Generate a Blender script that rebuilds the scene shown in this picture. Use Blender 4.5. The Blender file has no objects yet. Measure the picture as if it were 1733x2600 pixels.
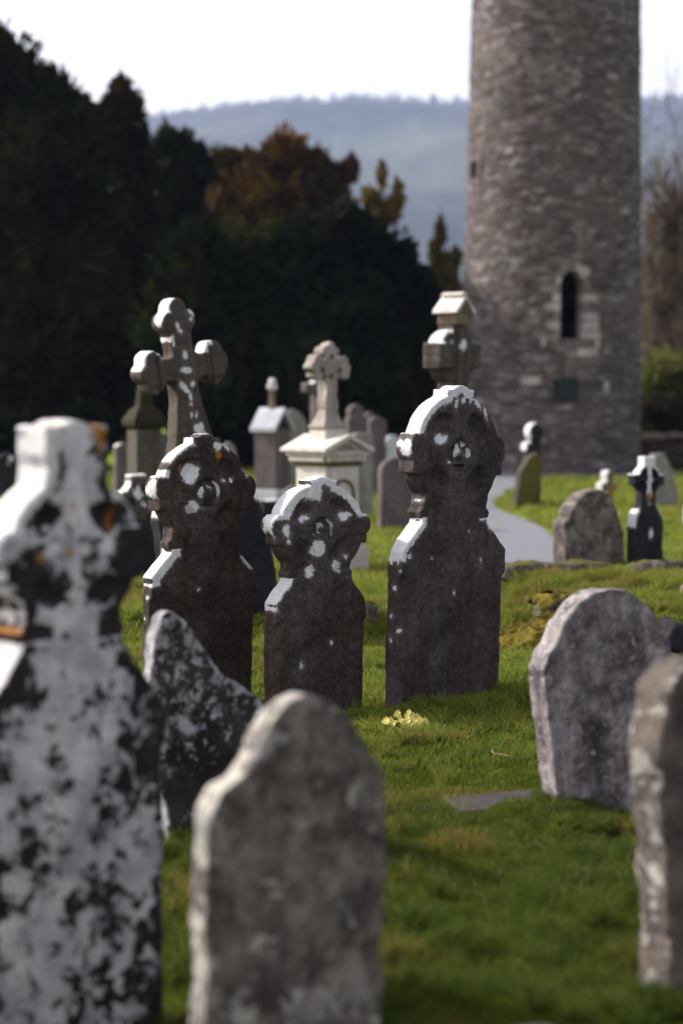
import bpy, bmesh, math, random
import numpy as np
from mathutils import Vector, Matrix, Euler

sc = bpy.context.scene
col = sc.collection
R = math.radians
rng = np.random.default_rng(7)
random.seed(7)

# ------------------------------------------------------------------ camera
F, CX, CY, HY = 5056.0, 866.5, 1300.0, 1020.0
PITCH = math.atan((CY - HY) / F)
CAMZ = 1.75
cd = bpy.data.cameras.new('camera')
cam = bpy.data.objects.new('camera', cd)
col.objects.link(cam)
cam.location = (0, 0, CAMZ)
cam.rotation_euler = (math.pi / 2 - PITCH, 0, 0)
cd.sensor_fit = 'VERTICAL'
cd.sensor_height = 36.0
cd.lens = F / 2600 * 36.0
cd.clip_start = 0.1
cd.clip_end = 12000
cd.dof.use_dof = True
cd.dof.focus_distance = 11.4
cd.dof.aperture_fstop = 1.35
sc.camera = cam

# ------------------------------------------------------------------ light
SUN_AZ = Vector((-0.91, 0.40, 0)).normalized()
SUN_EL = R(33)
sun_dir = Vector((SUN_AZ.x * math.cos(SUN_EL), SUN_AZ.y * math.cos(SUN_EL), math.sin(SUN_EL)))
w = bpy.data.worlds.new('World')
sc.world = w
w.use_nodes = True
wt = w.node_tree
wt.nodes.clear()
wo = wt.nodes.new('ShaderNodeOutputWorld')
sky = wt.nodes.new('ShaderNodeTexSky')
sky.sky_type = 'NISHITA'
sky.sun_disc = False
sky.sun_elevation = SUN_EL
sky.sun_rotation = math.atan2(sun_dir.x, sun_dir.y)
sky.air_density = 1.0
sky.dust_density = 3.0
bg1 = wt.nodes.new('ShaderNodeBackground')
bg1.inputs['Strength'].default_value = 0.05
wt.links.new(sky.outputs[0], bg1.inputs['Color'])
# thin bright cloud deck over the blue: brighter towards the sun
tc = wt.nodes.new('ShaderNodeTexCoord')
dot = wt.nodes.new('ShaderNodeVectorMath'); dot.operation = 'DOT_PRODUCT'
dot.inputs[1].default_value = sun_dir
wt.links.new(tc.outputs['Generated'], dot.inputs[0])
mr = wt.nodes.new('ShaderNodeMapRange')
mr.inputs['From Min'].default_value = -0.7
mr.inputs['From Max'].default_value = 0.9
mr.inputs['To Min'].default_value = 0.25
mr.inputs['To Max'].default_value = 0.92
wt.links.new(dot.outputs['Value'], mr.inputs['Value'])
cn = wt.nodes.new('ShaderNodeTexNoise')
cn.inputs['Scale'].default_value = 2.2
cn.inputs['Detail'].default_value = 5
wt.links.new(tc.outputs['Generated'], cn.inputs['Vector'])
cr = wt.nodes.new('ShaderNodeMapRange')
cr.inputs['From Min'].default_value = 0.3
cr.inputs['From Max'].default_value = 0.7
cr.inputs['To Min'].default_value = 0.92
cr.inputs['To Max'].default_value = 1.1
wt.links.new(cn.outputs['Fac'], cr.inputs['Value'])
mul = wt.nodes.new('ShaderNodeMath'); mul.operation = 'MULTIPLY'
wt.links.new(mr.outputs[0], mul.inputs[0]); wt.links.new(cr.outputs[0], mul.inputs[1])
# unseen overhead part of the deck dimmed on purpose to deepen shade on the grass
sz = wt.nodes.new('ShaderNodeSeparateXYZ')
wt.links.new(tc.outputs['Generated'], sz.inputs[0])
zr_ = wt.nodes.new('ShaderNodeMapRange')
zr_.inputs['From Min'].default_value = 0.22
zr_.inputs['From Max'].default_value = 0.85
zr_.inputs['To Min'].default_value = 1.0
zr_.inputs['To Max'].default_value = 0.22
wt.links.new(sz.outputs[2], zr_.inputs['Value'])
mu2 = wt.nodes.new('ShaderNodeMath'); mu2.operation = 'MULTIPLY'
wt.links.new(mul.outputs[0], mu2.inputs[0]); wt.links.new(zr_.outputs[0], mu2.inputs[1])
bg2 = wt.nodes.new('ShaderNodeBackground')
bg2.inputs['Color'].default_value = (1.0, 0.925, 0.815, 1)
wt.links.new(mu2.outputs[0], bg2.inputs['Strength'])
ad = wt.nodes.new('ShaderNodeAddShader')
wt.links.new(bg1.outputs[0], ad.inputs[0]); wt.links.new(bg2.outputs[0], ad.inputs[1])
wt.links.new(ad.outputs[0], wo.inputs['Surface'])

sd = bpy.data.lights.new('sun', 'SUN')
sd.energy = 4.3
sd.angle = R(4.0)
sd.color = (1.0, 0.94, 0.84)
so = bpy.data.objects.new('sun', sd)
so.rotation_euler = (-sun_dir).to_track_quat('-Z', 'Y').to_euler()
so.location = (-20, 15, 25)
col.objects.link(so)

sc.view_settings.view_transform = 'Standard'
sc.view_settings.look = 'None'
sc.view_settings.exposure = 1.15
sc.view_settings.gamma = 1.0
sc.cycles.use_denoising = True
sc.cycles.max_bounces = 6
sc.cycles.diffuse_bounces = 3
sc.cycles.volume_bounces = 0
sc.cycles.transparent_max_bounces = 8
sc.cycles.caustics_reflective = False
sc.cycles.caustics_refractive = False

# ------------------------------------------------------------------ helpers
CT, ST = math.cos(PITCH), math.sin(PITCH)

def P(px, py, s):
    """world point seen at photograph pixel (px,py) at the distance where one metre is s pixels"""
    zc = F / s
    xr = (px - CX) / F * zc
    yu = -(py - CY) / F * zc
    return Vector((xr, zc * CT + yu * ST, CAMZ - zc * ST + yu * CT))

def G(px, py, z=0.0):
    """where the ray of pixel (px,py) meets the level z"""
    a = P(px, py, F)
    d = a - Vector((0, 0, CAMZ))
    t = (z - CAMZ) / d.z
    return Vector((d.x * t, d.y * t, z))

def hsh(ix, iy, iz, seed):
    n = (ix.astype(np.int64) * 374761393 + iy.astype(np.int64) * 668265263 + iz.astype(np.int64) * 1440662683 + seed * 982451653) & 0xffffffff
    n = ((n ^ (n >> 13)) * 1274126177) & 0xffffffff
    n = ((n ^ (n >> 16)) * 2246822519) & 0xffffffff
    return (n ^ (n >> 15)) / 4294967295.0

def vnoise(x, y, z, seed=0):
    x, y, z = np.broadcast_arrays(np.asarray(x, float), np.asarray(y, float), np.asarray(z, float))
    ix, iy, iz = np.floor(x), np.floor(y), np.floor(z)
    fx, fy, fz = x - ix, y - iy, z - iz
    fx, fy, fz = (q * q * (3 - 2 * q) for q in (fx, fy, fz))
    r = 0
    for a in (0, 1):
        for b in (0, 1):
            for c in (0, 1):
                wgt = (fx if a else 1 - fx) * (fy if b else 1 - fy) * (fz if c else 1 - fz)
                r = r + wgt * hsh(ix + a, iy + b, iz + c, seed)
    return r * 2 - 1

def fbm(x, y, z, seed=0, oct=3, gain=0.5):
    r, a, f = 0, 1.0, 1.0
    for i in range(oct):
        r = r + a * vnoise(np.asarray(x) * f, np.asarray(y) * f, np.asarray(z) * f, seed + i * 17)
        a *= gain; f *= 2.03
    return r

def sst(a, b, x):
    t = np.clip((np.asarray(x, float) - a) / (b - a), 0, 1)
    return t * t * (3 - 2 * t)

def gz(x, y):
    """height of the churchyard ground"""
    x = np.asarray(x, float); y = np.asarray(y, float)
    near = 1 - sst(17.5, 20, y)
    z = near * (0.05 * vnoise(x * 0.9, y * 0.9, 0, 3) + 0.030 * vnoise(x * 2.3, y * 2.3, 0, 4) + 0.016 * vnoise(x * 5.5, y * 5.5, 0, 5))
    z = z + 0.25 * sst(12.3, 16.6, y) * (1 - sst(17.2, 18.6, y)) * sst(0.75, 1.75, x)
    z = z + 0.17 * np.exp(-((x - 1.25) / 0.42) ** 2 - ((y - 12.2) / 0.55) ** 2)
    z = z + 0.16 * sst(-0.1, -0.6, x) * sst(13.2, 15.0, y) * (1 - sst(17, 19, y))
    z = z + 0.10 * np.exp(-((x - 0.28) / 0.16) ** 2 - ((y - 14.9) / 0.35) ** 2)
    z = z - 0.30 * np.exp(-((x + 0.95) / 0.55) ** 2 - ((y - 5.9) / 0.9) ** 2)
    z = z + 0.05 * np.exp(-((x - 0.75) / 0.18) ** 2 - ((y - 8.35) / 0.2) ** 2)
    return z

def g1(x, y):
    return float(gz(np.array([x]), np.array([y]))[0])

def mesh_np(name, V, polys, smooth=True):
    """polys: list of (n,k) int arrays"""
    me = bpy.data.meshes.new(name)
    V = np.asarray(V, np.float32)
    me.vertices.add(len(V)); me.vertices.foreach_set('co', V.ravel())
    loops = np.concatenate([p.ravel() for p in polys]).astype(np.int32)
    tot = np.concatenate([np.full(len(p), p.shape[1], np.int32) for p in polys])
    start = np.concatenate([[0], np.cumsum(tot)[:-1]]).astype(np.int32)
    me.loops.add(len(loops)); me.loops.foreach_set('vertex_index', loops)
    me.polygons.add(len(tot)); me.polygons.foreach_set('loop_start', start)
    me.polygons.foreach_set('use_smooth', np.full(len(tot), smooth, bool))
    me.update(calc_edges=True)
    return me

def attr(me, name, data, domain='POINT'):
    a = me.attributes.new(name, 'FLOAT', domain)
    a.data.foreach_set('value', np.asarray(data, np.float32))

def link(name, me, mat=None, parent=None):
    o = bpy.data.objects.new(name, me)
    col.objects.link(o)
    if mat: o.data.materials.append(mat)
    if parent: o.parent = parent
    return o

def tag(o, label, cat, group=None):
    o['label'] = label; o['category'] = cat
    if group: o['group'] = group
    return o

def thing(name, label, cat, loc=(0, 0, 0), rot=(0, 0, 0), group=None):
    o = bpy.data.objects.new(name, None)
    o.empty_display_size = 0.2
    col.objects.link(o)
    o.location = loc; o.rotation_euler = rot
    return tag(o, label, cat, group)

# ------------------------------------------------------------------ shader helpers
class NT:
    def __init__(s, name):
        s.m = bpy.data.materials.new(name); s.m.use_nodes = True
        s.t = s.m.node_tree; s.t.nodes.clear()
        s.out = s.t.nodes.new('ShaderNodeOutputMaterial')
        s.b = s.t.nodes.new('ShaderNodeBsdfPrincipled')
        s.b.inputs['Specular IOR Level'].default_value = 0.10
        s.t.links.new(s.b.outputs[0], s.out.inputs['Surface'])
    def n(s, typ, **k):
        nd = s.t.nodes.new('ShaderNode' + typ)
        for a, v in k.items(): setattr(nd, a, v)
        return nd
    def put(s, sock, v):
        if isinstance(v, bpy.types.NodeSocket): s.t.links.new(v, sock)
        elif isinstance(v, (tuple, list)) and len(v) == 3 and sock.type == 'RGBA': sock.default_value = (*v, 1)
        else: sock.default_value = v
    def math(s, op, a, b=0.0, c=None, clamp=False):
        nd = s.n('Math', operation=op, use_clamp=clamp)
        s.put(nd.inputs[0], a); s.put(nd.inputs[1], b)
        if c is not None: s.put(nd.inputs[2], c)
        return nd.outputs[0]
    def mix(s, f, a, b, blend='MIX'):
        nd = s.n('Mix', data_type='RGBA', blend_type=blend)
        s.put(nd.inputs[0], f); s.put(nd.inputs[6], a); s.put(nd.inputs[7], b)
        return nd.outputs[2]
    def noise(s, vec, scale, detail=4, rough=0.55, dist=0.0):
        nd = s.n('TexNoise')
        s.put(nd.inputs['Vector'], vec)
        nd.inputs['Scale'].default_value = scale; nd.inputs['Detail'].default_value = detail
        nd.inputs['Roughness'].default_value = rough; nd.inputs['Distortion'].default_value = dist
        return nd.outputs['Fac']
    def rng(s, v, a, b, c=0.0, d=1.0, smooth=False):
        nd = s.n('MapRange')
        if smooth: nd.interpolation_type = 'SMOOTHSTEP'
        s.put(nd.inputs['Value'], v)
        for k, q in zip(('From Min', 'From Max', 'To Min', 'To Max'), (a, b, c, d)): s.put(nd.inputs[k], q)
        return nd.outputs[0]
    def at(s, name):
        nd = s.n('Attribute', attribute_name=name)
        return nd.outputs['Fac']
    def obj(s):
        return s.n('TexCoord').outputs['Object']
    def scale(s, v, sx, sy, sz, loc=(0, 0, 0)):
        nd = s.n('Mapping')
        s.put(nd.inputs['Vector'], v); nd.inputs['Scale'].default_value = (sx, sy, sz); nd.inputs['Location'].default_value = loc
        return nd.outputs[0]
    def bump(s, h, strength=0.3, dist=0.01, prev=None):
        nd = s.n('Bump'); nd.inputs['Strength'].default_value = strength; nd.inputs['Distance'].default_value = dist
        s.put(nd.inputs['Height'], h)
        if prev is not None: s.put(nd.inputs['Normal'], prev)
        return nd.outputs[0]

def stone_mat(name, c1, c2, c3, white=(0.72, 0.72, 0.76), grain=0.35, streak=0.5, cover=None, cscale=9.0, seed=0.0,
              moss=(0.10, 0.09, 0.008), ochre=(0.34, 0.13, 0.012), blotch=3.0, bumps=0.5, cover2=None, fleck=0.0):
    """weathered stone: two-tone body, vertical rain streaks, mineral grain, lichen where the mesh says (and a noise cover)"""
    t = NT(name)
    o = t.scale(t.obj(), 1, 1, 1, (seed, seed * 1.7, seed * 0.6))
    big = t.noise(o, blotch, 5, 0.6)
    f = t.rng(big, 0.40, 0.60)
    c = t.mix(f, c1, c2)
    st = t.noise(t.scale(o, 9, 9, 0.9), 1.0, 4, 0.6)
    c = t.mix(t.rng(st, 0.45, 0.72, 0, streak), c, c3)
    fine = t.noise(o, 130, 3, 0.7)
    med = t.noise(o, 28, 4, 0.65)
    g = t.math('MULTIPLY', t.rng(fine, 0.25, 0.75, 1 - grain, 1 + grain), t.rng(med, 0.3, 0.7, 1 - grain * 0.7, 1 + grain * 0.7))
    gg = t.n('CombineColor')
    for i in range(3): t.put(gg.inputs[i], g)
    c = t.mix(1.0, c, gg.outputs[0], 'MULTIPLY')
    if fleck:
        fl = t.noise(o, 210, 1, 0.5)
        c = t.mix(t.rng(fl, 0.69, 0.76, 0, fleck), c, (0.42, 0.38, 0.42))
    rag = t.math('ADD', t.math('MULTIPLY', t.math('SUBTRACT', t.noise(o, 36, 5, 0.75), 0.5), 0.050),
                 t.math('MULTIPLY', t.math('SUBTRACT', t.noise(o, 95, 3, 0.7), 0.5), 0.030))
    lv = t.math('ADD', t.at('lich'), rag)
    lm = t.rng(lv, -0.0035, 0.0045, smooth=True)
    c = t.mix(t.rng(lv, -0.022, -0.004, 0, 0.22), c, (0.26, 0.26, 0.25))
    ctone = t.mix(t.rng(t.noise(o, 38, 5, 0.75), 0.35, 0.68), white, tuple(q * 0.72 for q in white))
    if cover is not None:
        # crust lichen all over, in ragged patches; 'bare' from the mesh keeps hollows dark
        n1 = t.noise(o, cscale, 7, 0.68, 0.35)
        n1 = t.math('ADD', n1, t.math('MULTIPLY', t.at('bias'), 1.0))
        cv = t.rng(n1, cover, cover + 0.05)
        n2 = t.noise(t.scale(o, 1, 1, 1, (3, 1, 7)), cscale * 0.5, 3)
        cc = t.mix(t.rng(n2, 0.35, 0.65), cover2 or (0.40, 0.40, 0.44), white)
        cc = t.mix(t.rng(t.noise(o, cscale * 6, 4, 0.7), 0.4, 0.75, 0, 0.45), cc, (0.16, 0.15, 0.17))
        c = t.mix(cv, c, cc)
    c = t.mix(lm, c, ctone)
    om = t.rng(t.math('ADD', t.at('ochre'), rag), -0.004, 0.012)
    c = t.mix(om, c, ochre)
    mm = t.rng(t.math('ADD', t.at('moss'), t.math('MULTIPLY', rag, 1.5)), -0.01, 0.03)
    c = t.mix(mm, c, t.mix(t.rng(med, 0.35, 0.65), moss, tuple(q * 0.45 for q in moss)))
    t.put(t.b.inputs['Base Color'], c)
    t.b.inputs['Roughness'].default_value = 0.88
    h = t.math('ADD', t.math('MULTIPLY', fine, 0.5), t.math('MULTIPLY', med, 1.0))
    h = t.math('ADD', h, t.math('MULTIPLY', lm, 0.4))
    t.put(t.b.inputs['Normal'], t.bump(h, bumps, 0.006))
    return t.m

def plain_mat(name, c, c2=None, scale=20, rough=0.85, bump=0.3):
    t = NT(name)
    o = t.obj()
    n = t.noise(o, scale, 5, 0.6)
    t.put(t.b.inputs['Base Color'], t.mix(t.rng(n, 0.35, 0.65), c, c2 or tuple(q * 0.7 for q in c)))
    t.b.inputs['Roughness'].default_value = rough
    t.put(t.b.inputs['Normal'], t.bump(n, bump, 0.01))
    return t.m

# ------------------------------------------------------------------ carved stone: sampled solid -> surface
def nets(f, o, h):
    s = f < 0
    c = np.zeros(tuple(q - 1 for q in f.shape), np.int8)
    off = [(a, b, d) for a in (0, 1) for b in (0, 1) for d in (0, 1)]
    n = c.shape
    for a, b, d in off: c += s[a:a + n[0], b:b + n[1], d:d + n[2]]
    act = (c > 0) & (c < 8)
    ids = np.argwhere(act)
    idx = np.full(n, -1, np.int32)
    idx[act] = np.arange(len(ids))
    vals = [f[ids[:, 0] + a, ids[:, 1] + b, ids[:, 2] + d] for a, b, d in off]
    pos = np.zeros((len(ids), 3)); cnt = np.zeros(len(ids))
    for i in range(8):
        for j in range(i + 1, 8):
            d = np.array(off[j]) - np.array(off[i])
            if np.abs(d).sum() != 1: continue
            va, vb = vals[i], vals[j]
            cr_ = (va < 0) != (vb < 0)
            tt = np.where(cr_, va / np.where(cr_, va - vb, 1), 0)
            pos += np.where(cr_[:, None], np.array(off[i]) + d * tt[:, None], 0); cnt += cr_
    V = (ids + pos / cnt[:, None]) * h + np.array(o)
    quads = []
    for ax in range(3):
        u, v = (ax + 1) % 3, (ax + 2) % 3
        sl0 = [slice(None)] * 3; sl1 = [slice(None)] * 3
        sl0[ax] = slice(0, -1); sl1[ax] = slice(1, None)
        ch = s[tuple(sl0)] != s[tuple(sl1)]
        e = np.argwhere(ch)
        ok = (e[:, u] > 0) & (e[:, v] > 0) & (e[:, u] < f.shape[u] - 1) & (e[:, v] < f.shape[v] - 1)
        e = e[ok]
        inside = s[e[:, 0], e[:, 1], e[:, 2]]
        q = []
        for du, dv in ((-1, -1), (0, -1), (0, 0), (-1, 0)):
            k = e.copy(); k[:, u] += du; k[:, v] += dv
            q.append(idx[k[:, 0], k[:, 1], k[:, 2]])
        q = np.stack(q, 1)
        q[~inside] = q[~inside][:, ::-1]
        quads.append(q)
    return V, np.concatenate(quads)

def poly2(X, Z, pts):
    pts = np.asarray(pts, float)
    d = np.full(X.shape, 1e9); inside = np.zeros(X.shape, bool)
    n = len(pts)
    for i in range(n):
        a, b = pts[i], pts[(i + 1) % n]
        ex, ez = b - a
        wx, wz = X - a[0], Z - a[1]
        t = np.clip((wx * ex + wz * ez) / (ex * ex + ez * ez + 1e-12), 0, 1)
        d = np.minimum(d, (wx - ex * t) ** 2 + (wz - ez * t) ** 2)
        cond = (a[1] > Z) != (b[1] > Z)
        xi = a[0] + (Z - a[1]) * ex / (ez if abs(ez) > 1e-12 else 1e-12)
        inside ^= cond & (X < xi)
    d = np.sqrt(d)
    return np.where(inside, -d, d)

def circ(X, Z, cx, cz, r): return np.hypot(X - cx, Z - cz) - r
def rect(X, Z, cx, cz, hx, hz):
    qx, qz = np.abs(X - cx) - hx, np.abs(Z - cz) - hz
    return np.hypot(np.maximum(qx, 0), np.maximum(qz, 0)) + np.minimum(np.maximum(qx, qz), 0)
def smin(a, b, k):
    h = np.clip(0.5 + 0.5 * (b - a) / k, 0, 1)
    return b * (1 - h) + a * h - k * h * (1 - h)
def smax(a, b, k): return -smin(-a, -b, k)
def step(d, h): return sst(h, -h, d)        # 1 inside d<0

def ell(x, z, cx, cz, rx, rz, rot=0):
    c, s = math.cos(rot), math.sin(rot)
    u = (x - cx) * c + (z - cz) * s; v = -(x - cx) * s + (z - cz) * c
    return (1 - np.hypot(u / rx, v / rz)) * min(rx, rz)

def carve(name, parent, d2, t, box, h, mat, relief=None, back=None, k=0.010, rough=0.004, rfreq=9, seed=1,
          lich=None, ochre=None, moss=None, bias=None, shape3=None, chips=0.0):
    """solid from an outline d2(x,z), thickness t and a front relief(x,z)"""
    x0, x1, z0, z1 = box
    xs = np.arange(x0 - 3 * h, x1 + 3 * h, h); zs = np.arange(z0 - 3 * h, z1 + 3 * h, h)
    rl = relief is not None
    ys = np.arange(-t / 2 - 4 * h, t / 2 + 4 * h, h)
    X, Z = np.meshgrid(xs, zs, indexing='ij')
    D = d2(X, Z)
    D = D + rough * 0.8 * fbm(X * rfreq * 1.3, 0 * X, Z * rfreq * 1.3, seed + 5, 3)
    if chips: D = D + chips * np.maximum(0, fbm(X * 14, 0 * X, Z * 14, seed + 9, 3) - 0.25)
    Rf = relief(X, Z) if rl else np.zeros_like(X)
    Y = ys[None, :, None]
    fy = np.maximum((-t / 2 + Rf)[:, None, :] - Y, Y - t / 2)
    f = smax(np.broadcast_to(D[:, None, :], fy.shape), fy, k)
    if shape3 is not None:
        XX, ZZ = X[:, None, :], Z[:, None, :]
        f = shape3(f, XX, Y, ZZ)
    m = np.abs(f) < 4 * h
    ii = np.argwhere(m)
    px_, py_, pz_ = xs[ii[:, 0]], ys[ii[:, 1]], zs[ii[:, 2]]
    f[m] += rough * fbm(px_ * rfreq, py_ * rfreq, pz_ * rfreq, seed, 3, 0.55)
    V, Q = nets(f, (xs[0], ys[0], zs[0]), h)
    me = mesh_np(name, V, [Q])
    N = np.empty(len(V) * 3, np.float32); me.vertices.foreach_get('normal', N); N = N.reshape(-1, 3)
    gi = np.clip((V[:, 0] - xs[0]) / h, 0, len(xs) - 1.001); gk = np.clip((V[:, 2] - zs[0]) / h, 0, len(zs) - 1.001)
    i, kk = gi.astype(int), gk.astype(int); a, b = gi - i, gk - kk
    def samp(A): return (A[i, kk] * (1 - a) + A[i + 1, kk] * a) * (1 - b) + (A[i, kk + 1] * (1 - a) + A[i + 1, kk + 1] * a) * b
    E = -samp(D)
    RV = samp(Rf)
    def run(fn, default=-1.0):
        if fn is None: return np.full(len(V), default)
        return fn(V[:, 0], V[:, 1], V[:, 2], N, E, RV)
    attr(me, 'lich', run(lich)); attr(me, 'ochre', run(ochre)); attr(me, 'moss', run(moss)); attr(me, 'bias', run(bias, 0.0))
    return link(name, me, mat, parent)

def lichen(crust=(), spots=(), side=(), front_y=0.0):
    """crust: (x0,x1,z0,z1,width) weathered top edges; spots: ellipses on the front; side: ellipses (y,z) on the left side"""
    def fn(x, y, z, N, E, RV):
        r = np.full(len(x), -0.2)
        rim = (np.abs(N[:, 1]) < 0.6) & (E < 0.016)
        for x0, x1, z0, z1, wd in crust:
            inb = np.minimum(np.minimum(x - x0, x1 - x), np.minimum(z - z0, z1 - z))
            up = np.where(rim, 0.05 + 0.12 * (N[:, 2] - 0.12), np.where(N[:, 1] < 0, wd - E, -0.2))
            up = np.where(rim & (N[:, 2] < -0.05), -0.2, up)
            r = np.maximum(r, np.minimum(up, inb))
        for sp in spots:
            v = np.where(N[:, 1] < 0.2, ell(x, z, *sp), -0.2)
            r = np.maximum(r, np.where(np.abs(N[:, 0]) > 0.92, -0.2, v))
        for sp in side:
            v = np.where(N[:, 0] < -0.3, ell(y, z, *sp), -0.2)
            r = np.maximum(r, v)
        return r
    return fn

def patches(spots, top=None):
    def fn(x, y, z, N, E, RV):
        r = np.full(len(x), -0.2)
        for sp in spots: r = np.maximum(r, np.where(N[:, 1] < 0.3, ell(x, z, *sp), -0.2))
        if top is not None: r = np.maximum(r, (N[:, 2] - top) * 0.1)
        return r
    return fn

def ground_at(px, s):
    """point of the ground straight below the ray column px at the scale s"""
    p = P(px, 1020 + CAMZ * s, s)
    return Vector((p.x, p.y, g1(p.x, p.y)))

GROUP = 'headstones standing in the churchyard'

def headstone(name, label, px, s, yaw, lean=0, tip=0, z=None, cat='gravestone', group=GROUP):
    p = ground_at(px, s)
    if z is not None: p.z = z
    return thing(name, label, cat, p, (R(tip), R(lean), R(yaw)), group)

# ------------------------------------------------------------------ materials
M = {}
M['celt'] = stone_mat('dark_sandstone', (0.038, 0.030, 0.033), (0.078, 0.064, 0.069), (0.044, 0.027, 0.020), grain=0.6, streak=0.95, fleck=0.5)
M['celt_red'] = stone_mat('brown_sandstone', (0.034, 0.025, 0.023), (0.072, 0.056, 0.053), (0.036, 0.018, 0.012), grain=0.6, streak=0.95, seed=3.1, fleck=0.45)
M['cross'] = stone_mat('grey_brown_stone', (0.066, 0.054, 0.047), (0.095, 0.080, 0.070), (0.050, 0.036, 0.028), grain=0.4, streak=0.7, seed=5.3, fleck=0.25)
M['navy'] = stone_mat('blue_black_slate', (0.014, 0.015, 0.020), (0.026, 0.025, 0.032), (0.045, 0.038, 0.040), grain=0.4, streak=0.4, seed=7.7)
M['speckled'] = stone_mat('lichen_crusted_stone', (0.014, 0.012, 0.014), (0.030, 0.026, 0.028), (0.02, 0.013, 0.010), white=(0.66, 0.65, 0.67), cover=0.455, cscale=17, seed=1.3, cover2=(0.36, 0.35, 0.39), streak=0.4)
M['mottled'] = stone_mat('mottled_stone', (0.020, 0.016, 0.017), (0.045, 0.038, 0.038), (0.015, 0.012, 0.014), white=(0.40, 0.40, 0.43), cover=0.515, cscale=30, seed=9.1, cover2=(0.13, 0.125, 0.15))
M['buff'] = stone_mat('buff_granite', (0.070, 0.059, 0.055), (0.200, 0.175, 0.160), (0.055, 0.041, 0.042), white=(0.44, 0.41, 0.375), cover=0.585, cscale=13, seed=2.2, cover2=(0.20, 0.195, 0.205), grain=0.35, streak=0.75, blotch=7)
M['grey'] = stone_mat('grey_granite', (0.290, 0.255, 0.275), (0.085, 0.070, 0.080), (0.038, 0.030, 0.034), white=(0.32, 0.30, 0.29), cover=0.585, cscale=20, seed=4.4, cover2=(0.20, 0.185, 0.185), grain=0.6, streak=0.7, blotch=6)
M['rocky'] = stone_mat('rough_fieldstone', (0.12, 0.10, 0.088), (0.055, 0.046, 0.046), (0.035, 0.029, 0.031), white=(0.40, 0.37, 0.35), cover=0.60, cscale=12, seed=6.1, cover2=(0.26, 0.24, 0.23), grain=0.4, streak=0.3, blotch=6, bumps=0.9)
M['white'] = stone_mat('white_limestone', (0.64, 0.60, 0.57), (0.52, 0.48, 0.46), (0.33, 0.28, 0.22), white=(0.7, 0.66, 0.63), grain=0.15, streak=0.5, seed=8.8, moss=(0.10, 0.09, 0.025))
M['whitecross'] = stone_mat('weathered_limestone', (0.36, 0.32, 0.30), (0.26, 0.225, 0.215), (0.14, 0.12, 0.09), grain=0.3, streak=0.6, seed=2.8, moss=(0.10, 0.09, 0.02))
M['purple'] = stone_mat('purple_stone', (0.095, 0.078, 0.083), (0.13, 0.11, 0.115), (0.06, 0.045, 0.045), grain=0.3, streak=0.5, seed=1.9, white=(0.7, 0.68, 0.70))
M['pale'] = stone_mat('pale_grey_stone', (0.25, 0.235, 0.235), (0.19, 0.18, 0.18), (0.12, 0.105, 0.10), grain=0.25, streak=0.6, seed=3.9)
M['bluewhite'] = stone_mat('bluish_white_marble', (0.46, 0.48, 0.54), (0.38, 0.40, 0.46), (0.2, 0.2, 0.23), grain=0.15, streak=0.3, seed=3.3)
M['mossy'] = stone_mat('moss_covered_stone', (0.10, 0.088, 0.08), (0.06, 0.052, 0.05), (0.045, 0.036, 0.034), moss=(0.15, 0.115, 0.012), grain=0.4, seed=5.9, bumps=0.9, white=(0.35, 0.33, 0.33))
M['tan'] = stone_mat('tan_stone', (0.20, 0.145, 0.10), (0.13, 0.10, 0.08), (0.06, 0.045, 0.04), grain=0.35, streak=0.7, seed=7.1, white=(0.62, 0.60, 0.61))
M['flag'] = stone_mat('slate_ledger', (0.046, 0.038, 0.038), (0.072, 0.060, 0.060), (0.036, 0.030, 0.030), grain=0.4, streak=0.2, seed=6.6)

# ------------------------------------------------------------------ ground
def ground_mat():
    t = NT('turf_tone')
    p = t.n('NewGeometry').outputs['Position']
    n1 = t.noise(p, 1.1, 4); n2 = t.noise(p, 7, 4); n3 = t.noise(p, 55, 3)
    c = t.mix(t.rng(n1, 0.35, 0.65), (0.026, 0.042, 0.005), (0.046, 0.056, 0.007))
    c = t.mix(t.rng(n2, 0.5, 0.75, 0, 0.55), c, (0.085, 0.068, 0.016))
    c = t.mix(t.rng(n3, 0.45, 0.7, 0, 0.6), c, (0.022, 0.024, 0.008))
    far = t.rng(t.n('SeparateXYZ').outputs[1], 20, 40)
    sx = t.t.nodes[-1]
    sep = [n for n in t.t.nodes if n.type == 'SEPXYZ'][0]
    t.put(sep.inputs[0], p)
    c = t.mix(t.rng(sep.outputs[1], 17, 26), c, t.mix(t.rng(n1, 0.3, 0.7), (0.145, 0.200, 0.028), (0.215, 0.245, 0.044)))
    t.put(t.b.inputs['Base Color'], c)
    t.b.inputs['Roughness'].default_value = 1.0
    t.b.inputs['Specular IOR Level'].default_value = 0.0
    t.put(t.b.inputs['Normal'], t.bump(n3, 0.8, 0.03))
    return t.m

ys = np.concatenate([np.linspace(-150, 2, 20), np.arange(2.2, 24, 0.07), 24 * (1.05 ** np.arange(0, 112))])
ys = ys[ys < 5200]
us = np.linspace(-1, 1, 161)
us = np.sign(us) * np.abs(us) ** 1.6
YY, UU = np.meshgrid(ys, us, indexing='ij')
XX = UU * (9 + 0.62 * np.maximum(YY, 0) + 0.6 * np.maximum(-YY, 0))
ZZ = gz(XX, YY)
n0, n1_ = YY.shape
id_ = np.arange(n0 * n1_).reshape(n0, n1_)
Qd = np.stack([id_[:-1, :-1], id_[:-1, 1:], id_[1:, 1:], id_[1:, :-1]], -1).reshape(-1, 4)
g = link('ground', mesh_np('ground', np.stack([XX, YY, ZZ], -1).reshape(-1, 3), [Qd]), ground_mat())
g['kind'] = 'structure'

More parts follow.
